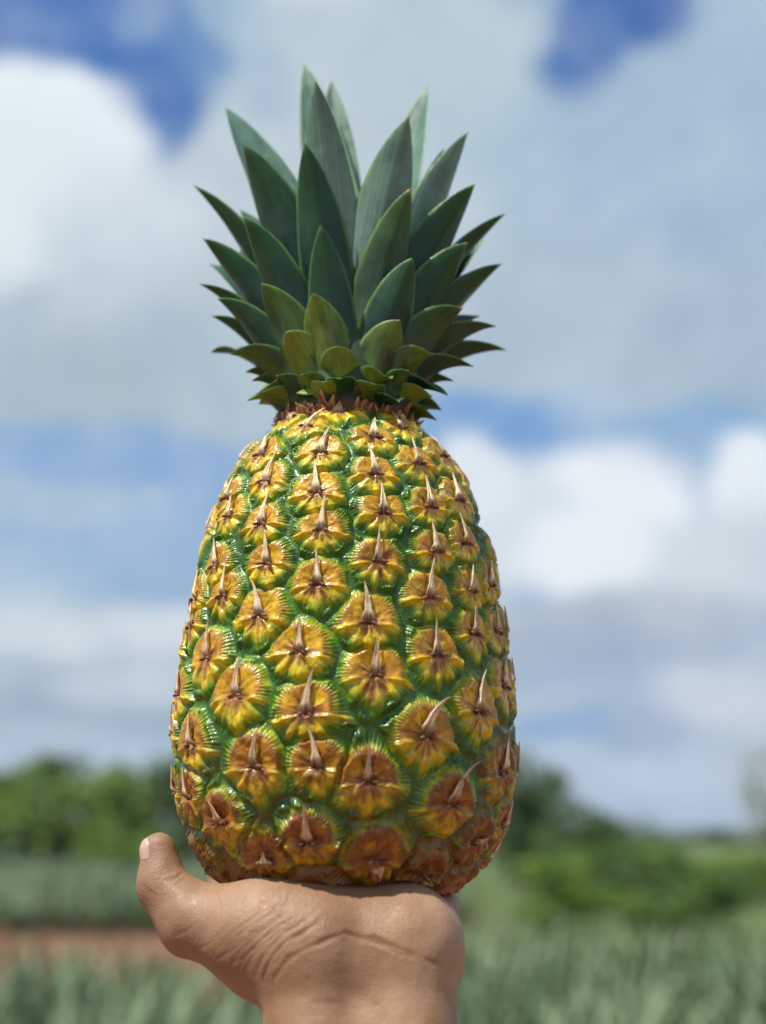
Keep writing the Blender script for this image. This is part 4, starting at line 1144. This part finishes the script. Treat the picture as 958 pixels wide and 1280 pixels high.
# left hedge, 60 to 75 m away
tree('hedge_tree', (-17.6, 62, 0), 9.0, 4.9, 'light', 'bright yellow green bushy tree at the far left edge', 21, group=None)
tree('hedge_tree', (-14.3, 66, 0), 6.5, 5.6, 'mid', 'tall green tree of the left hedge, second from the left edge', 22)
tree('hedge_tree', (-11.6, 61, 0), 6.0, 4.6, 'light', 'sunlit light green bush low in the middle of the left hedge', 23)
tree('hedge_tree', (-10.8, 68, 0), 6.5, 5.9, 'mid', 'tallest mid green tree behind the left hedge, above the thumb', 24)
tree('hedge_tree', (-8.2, 63, 0), 6.5, 5.2, 'dark', 'dark green tree of the left hedge, beside the foot of the pineapple', 25)
tree('hedge_tree', (-20.5, 70, 0), 8.0, 4.6, 'mid', 'green tree mostly cut off by the left edge', 26)
tree('bush', (-8.6, 50, 0), 3.0, 1.9, 'light', 'small pale green bush in front of the left hedge, above the thumb tip', 27, cat='bush')
tree('hedge_tree', (-4.6, 60, 0), 7.0, 5.0, 'dark', 'dark tree mostly hidden behind the pineapple', 28)
tree('hedge_tree', (0.0, 62, 0), 7.0, 4.6, 'mid', 'green tree hidden behind the pineapple', 29)
# right side
tree('tree', (4.35, 45, 0), 4.2, 4.1, 'dark', 'dark green tree touching the right side of the pineapple', 31)
tree('tree', (5.0, 52, 0), 1.8, 5.4, 'mid', 'slim tall tree showing above the dark tree right of the pineapple', 32, nleaf=900)
tree('tree', (5.9, 42, 0), 3.4, 2.7, 'dark', 'lower dark tree sloping down to the right of the pineapple', 33)
tree('bush', (3.1, 25.5, 0), 2.0, 1.25, 'light', 'yellow green bush right of the wrist and under the dark tree', 34, cat='bush')
tree('bush', (5.3, 32, 0), 2.6, 1.6, 'mid', 'middle sized green bush left of centre in the right hand row of bushes', 35, cat='bush')
tree('bush', (4.9, 27, 0), 1.7, 1.15, 'dark', 'small dark bush between two brighter bushes on the right', 36, cat='bush')
tree('bush', (5.1, 24.5, 0), 2.1, 1.15, 'mid', 'rounded green bush standing forward of the row on the right', 37, cat='bush')
tree('bush', (7.4, 33, 0), 2.6, 1.35, 'mid', 'dark green bush near the right edge', 38, cat='bush')
tree('bush', (9.6, 38, 0), 4.2, 1.2, 'light', 'pale green bush cut by the right edge', 39, cat='bush')
tree('bush', (6.4, 40, 0), 4.6, 1.35, 'mid', 'long low green bush behind the row on the right', 40, cat='bush')
tree('tree', (7.3, 26.5, 0), 1.5, 3.4, 'pale', 'sparse pale tree with thin foliage at the right edge', 41, nleaf=420, leaf=.03, clumps=14, low=.45)
# far wood behind
rw = np.random.default_rng(77); VV, FF, o = [], [], 0
CW = crown_mesh(51, 260, .09, 10)
for q in range(420):
    x = rw.uniform(-160, 200); y = rw.uniform(190, 420)
    if x < 10 and y < 230: continue
    w = rw.uniform(5, 10); hh = rw.uniform(1.6, 3.4)
    VV.append(CW[0] * np.array([w, w, hh]) + np.array([x, y, 0])); FF.append(CW[1] + o); o += len(CW[0])
tag(link('far_wood', mesh_np('far_wood', np.concatenate(VV), np.concatenate(FF), MF['dark'], shade=False)), 'dark band of far off scrub and wood below the skyline', 'wood', None, 'stuff')


# ------------------------------------------------------------------ air
mhz = bpy.data.materials.new('air_haze'); mhz.use_nodes = True; t = mhz.node_tree; t.nodes.clear()
pv = nd(t, 'ShaderNodeVolumePrincipled'); pv.inputs['Color'].default_value = (.80, .88, 1, 1); pv.inputs['Density'].default_value = HAZE
ot = nd(t, 'ShaderNodeOutputMaterial'); t.links.new(pv.outputs[0], ot.inputs['Volume'])
hb_ = np.array([(x, y, z) for x in (-2600, 2600) for y in (-600, 2600) for z in (-3, 42)], float)
tag(link('haze', mesh_np('haze', hb_, np.array([[0, 1, 3, 2], [4, 6, 7, 5], [0, 4, 5, 1], [2, 3, 7, 6], [0, 2, 6, 4], [1, 5, 7, 3]]), mhz, shade=False)), 'thin blue air over the far hills', 'haze', None, 'stuff')
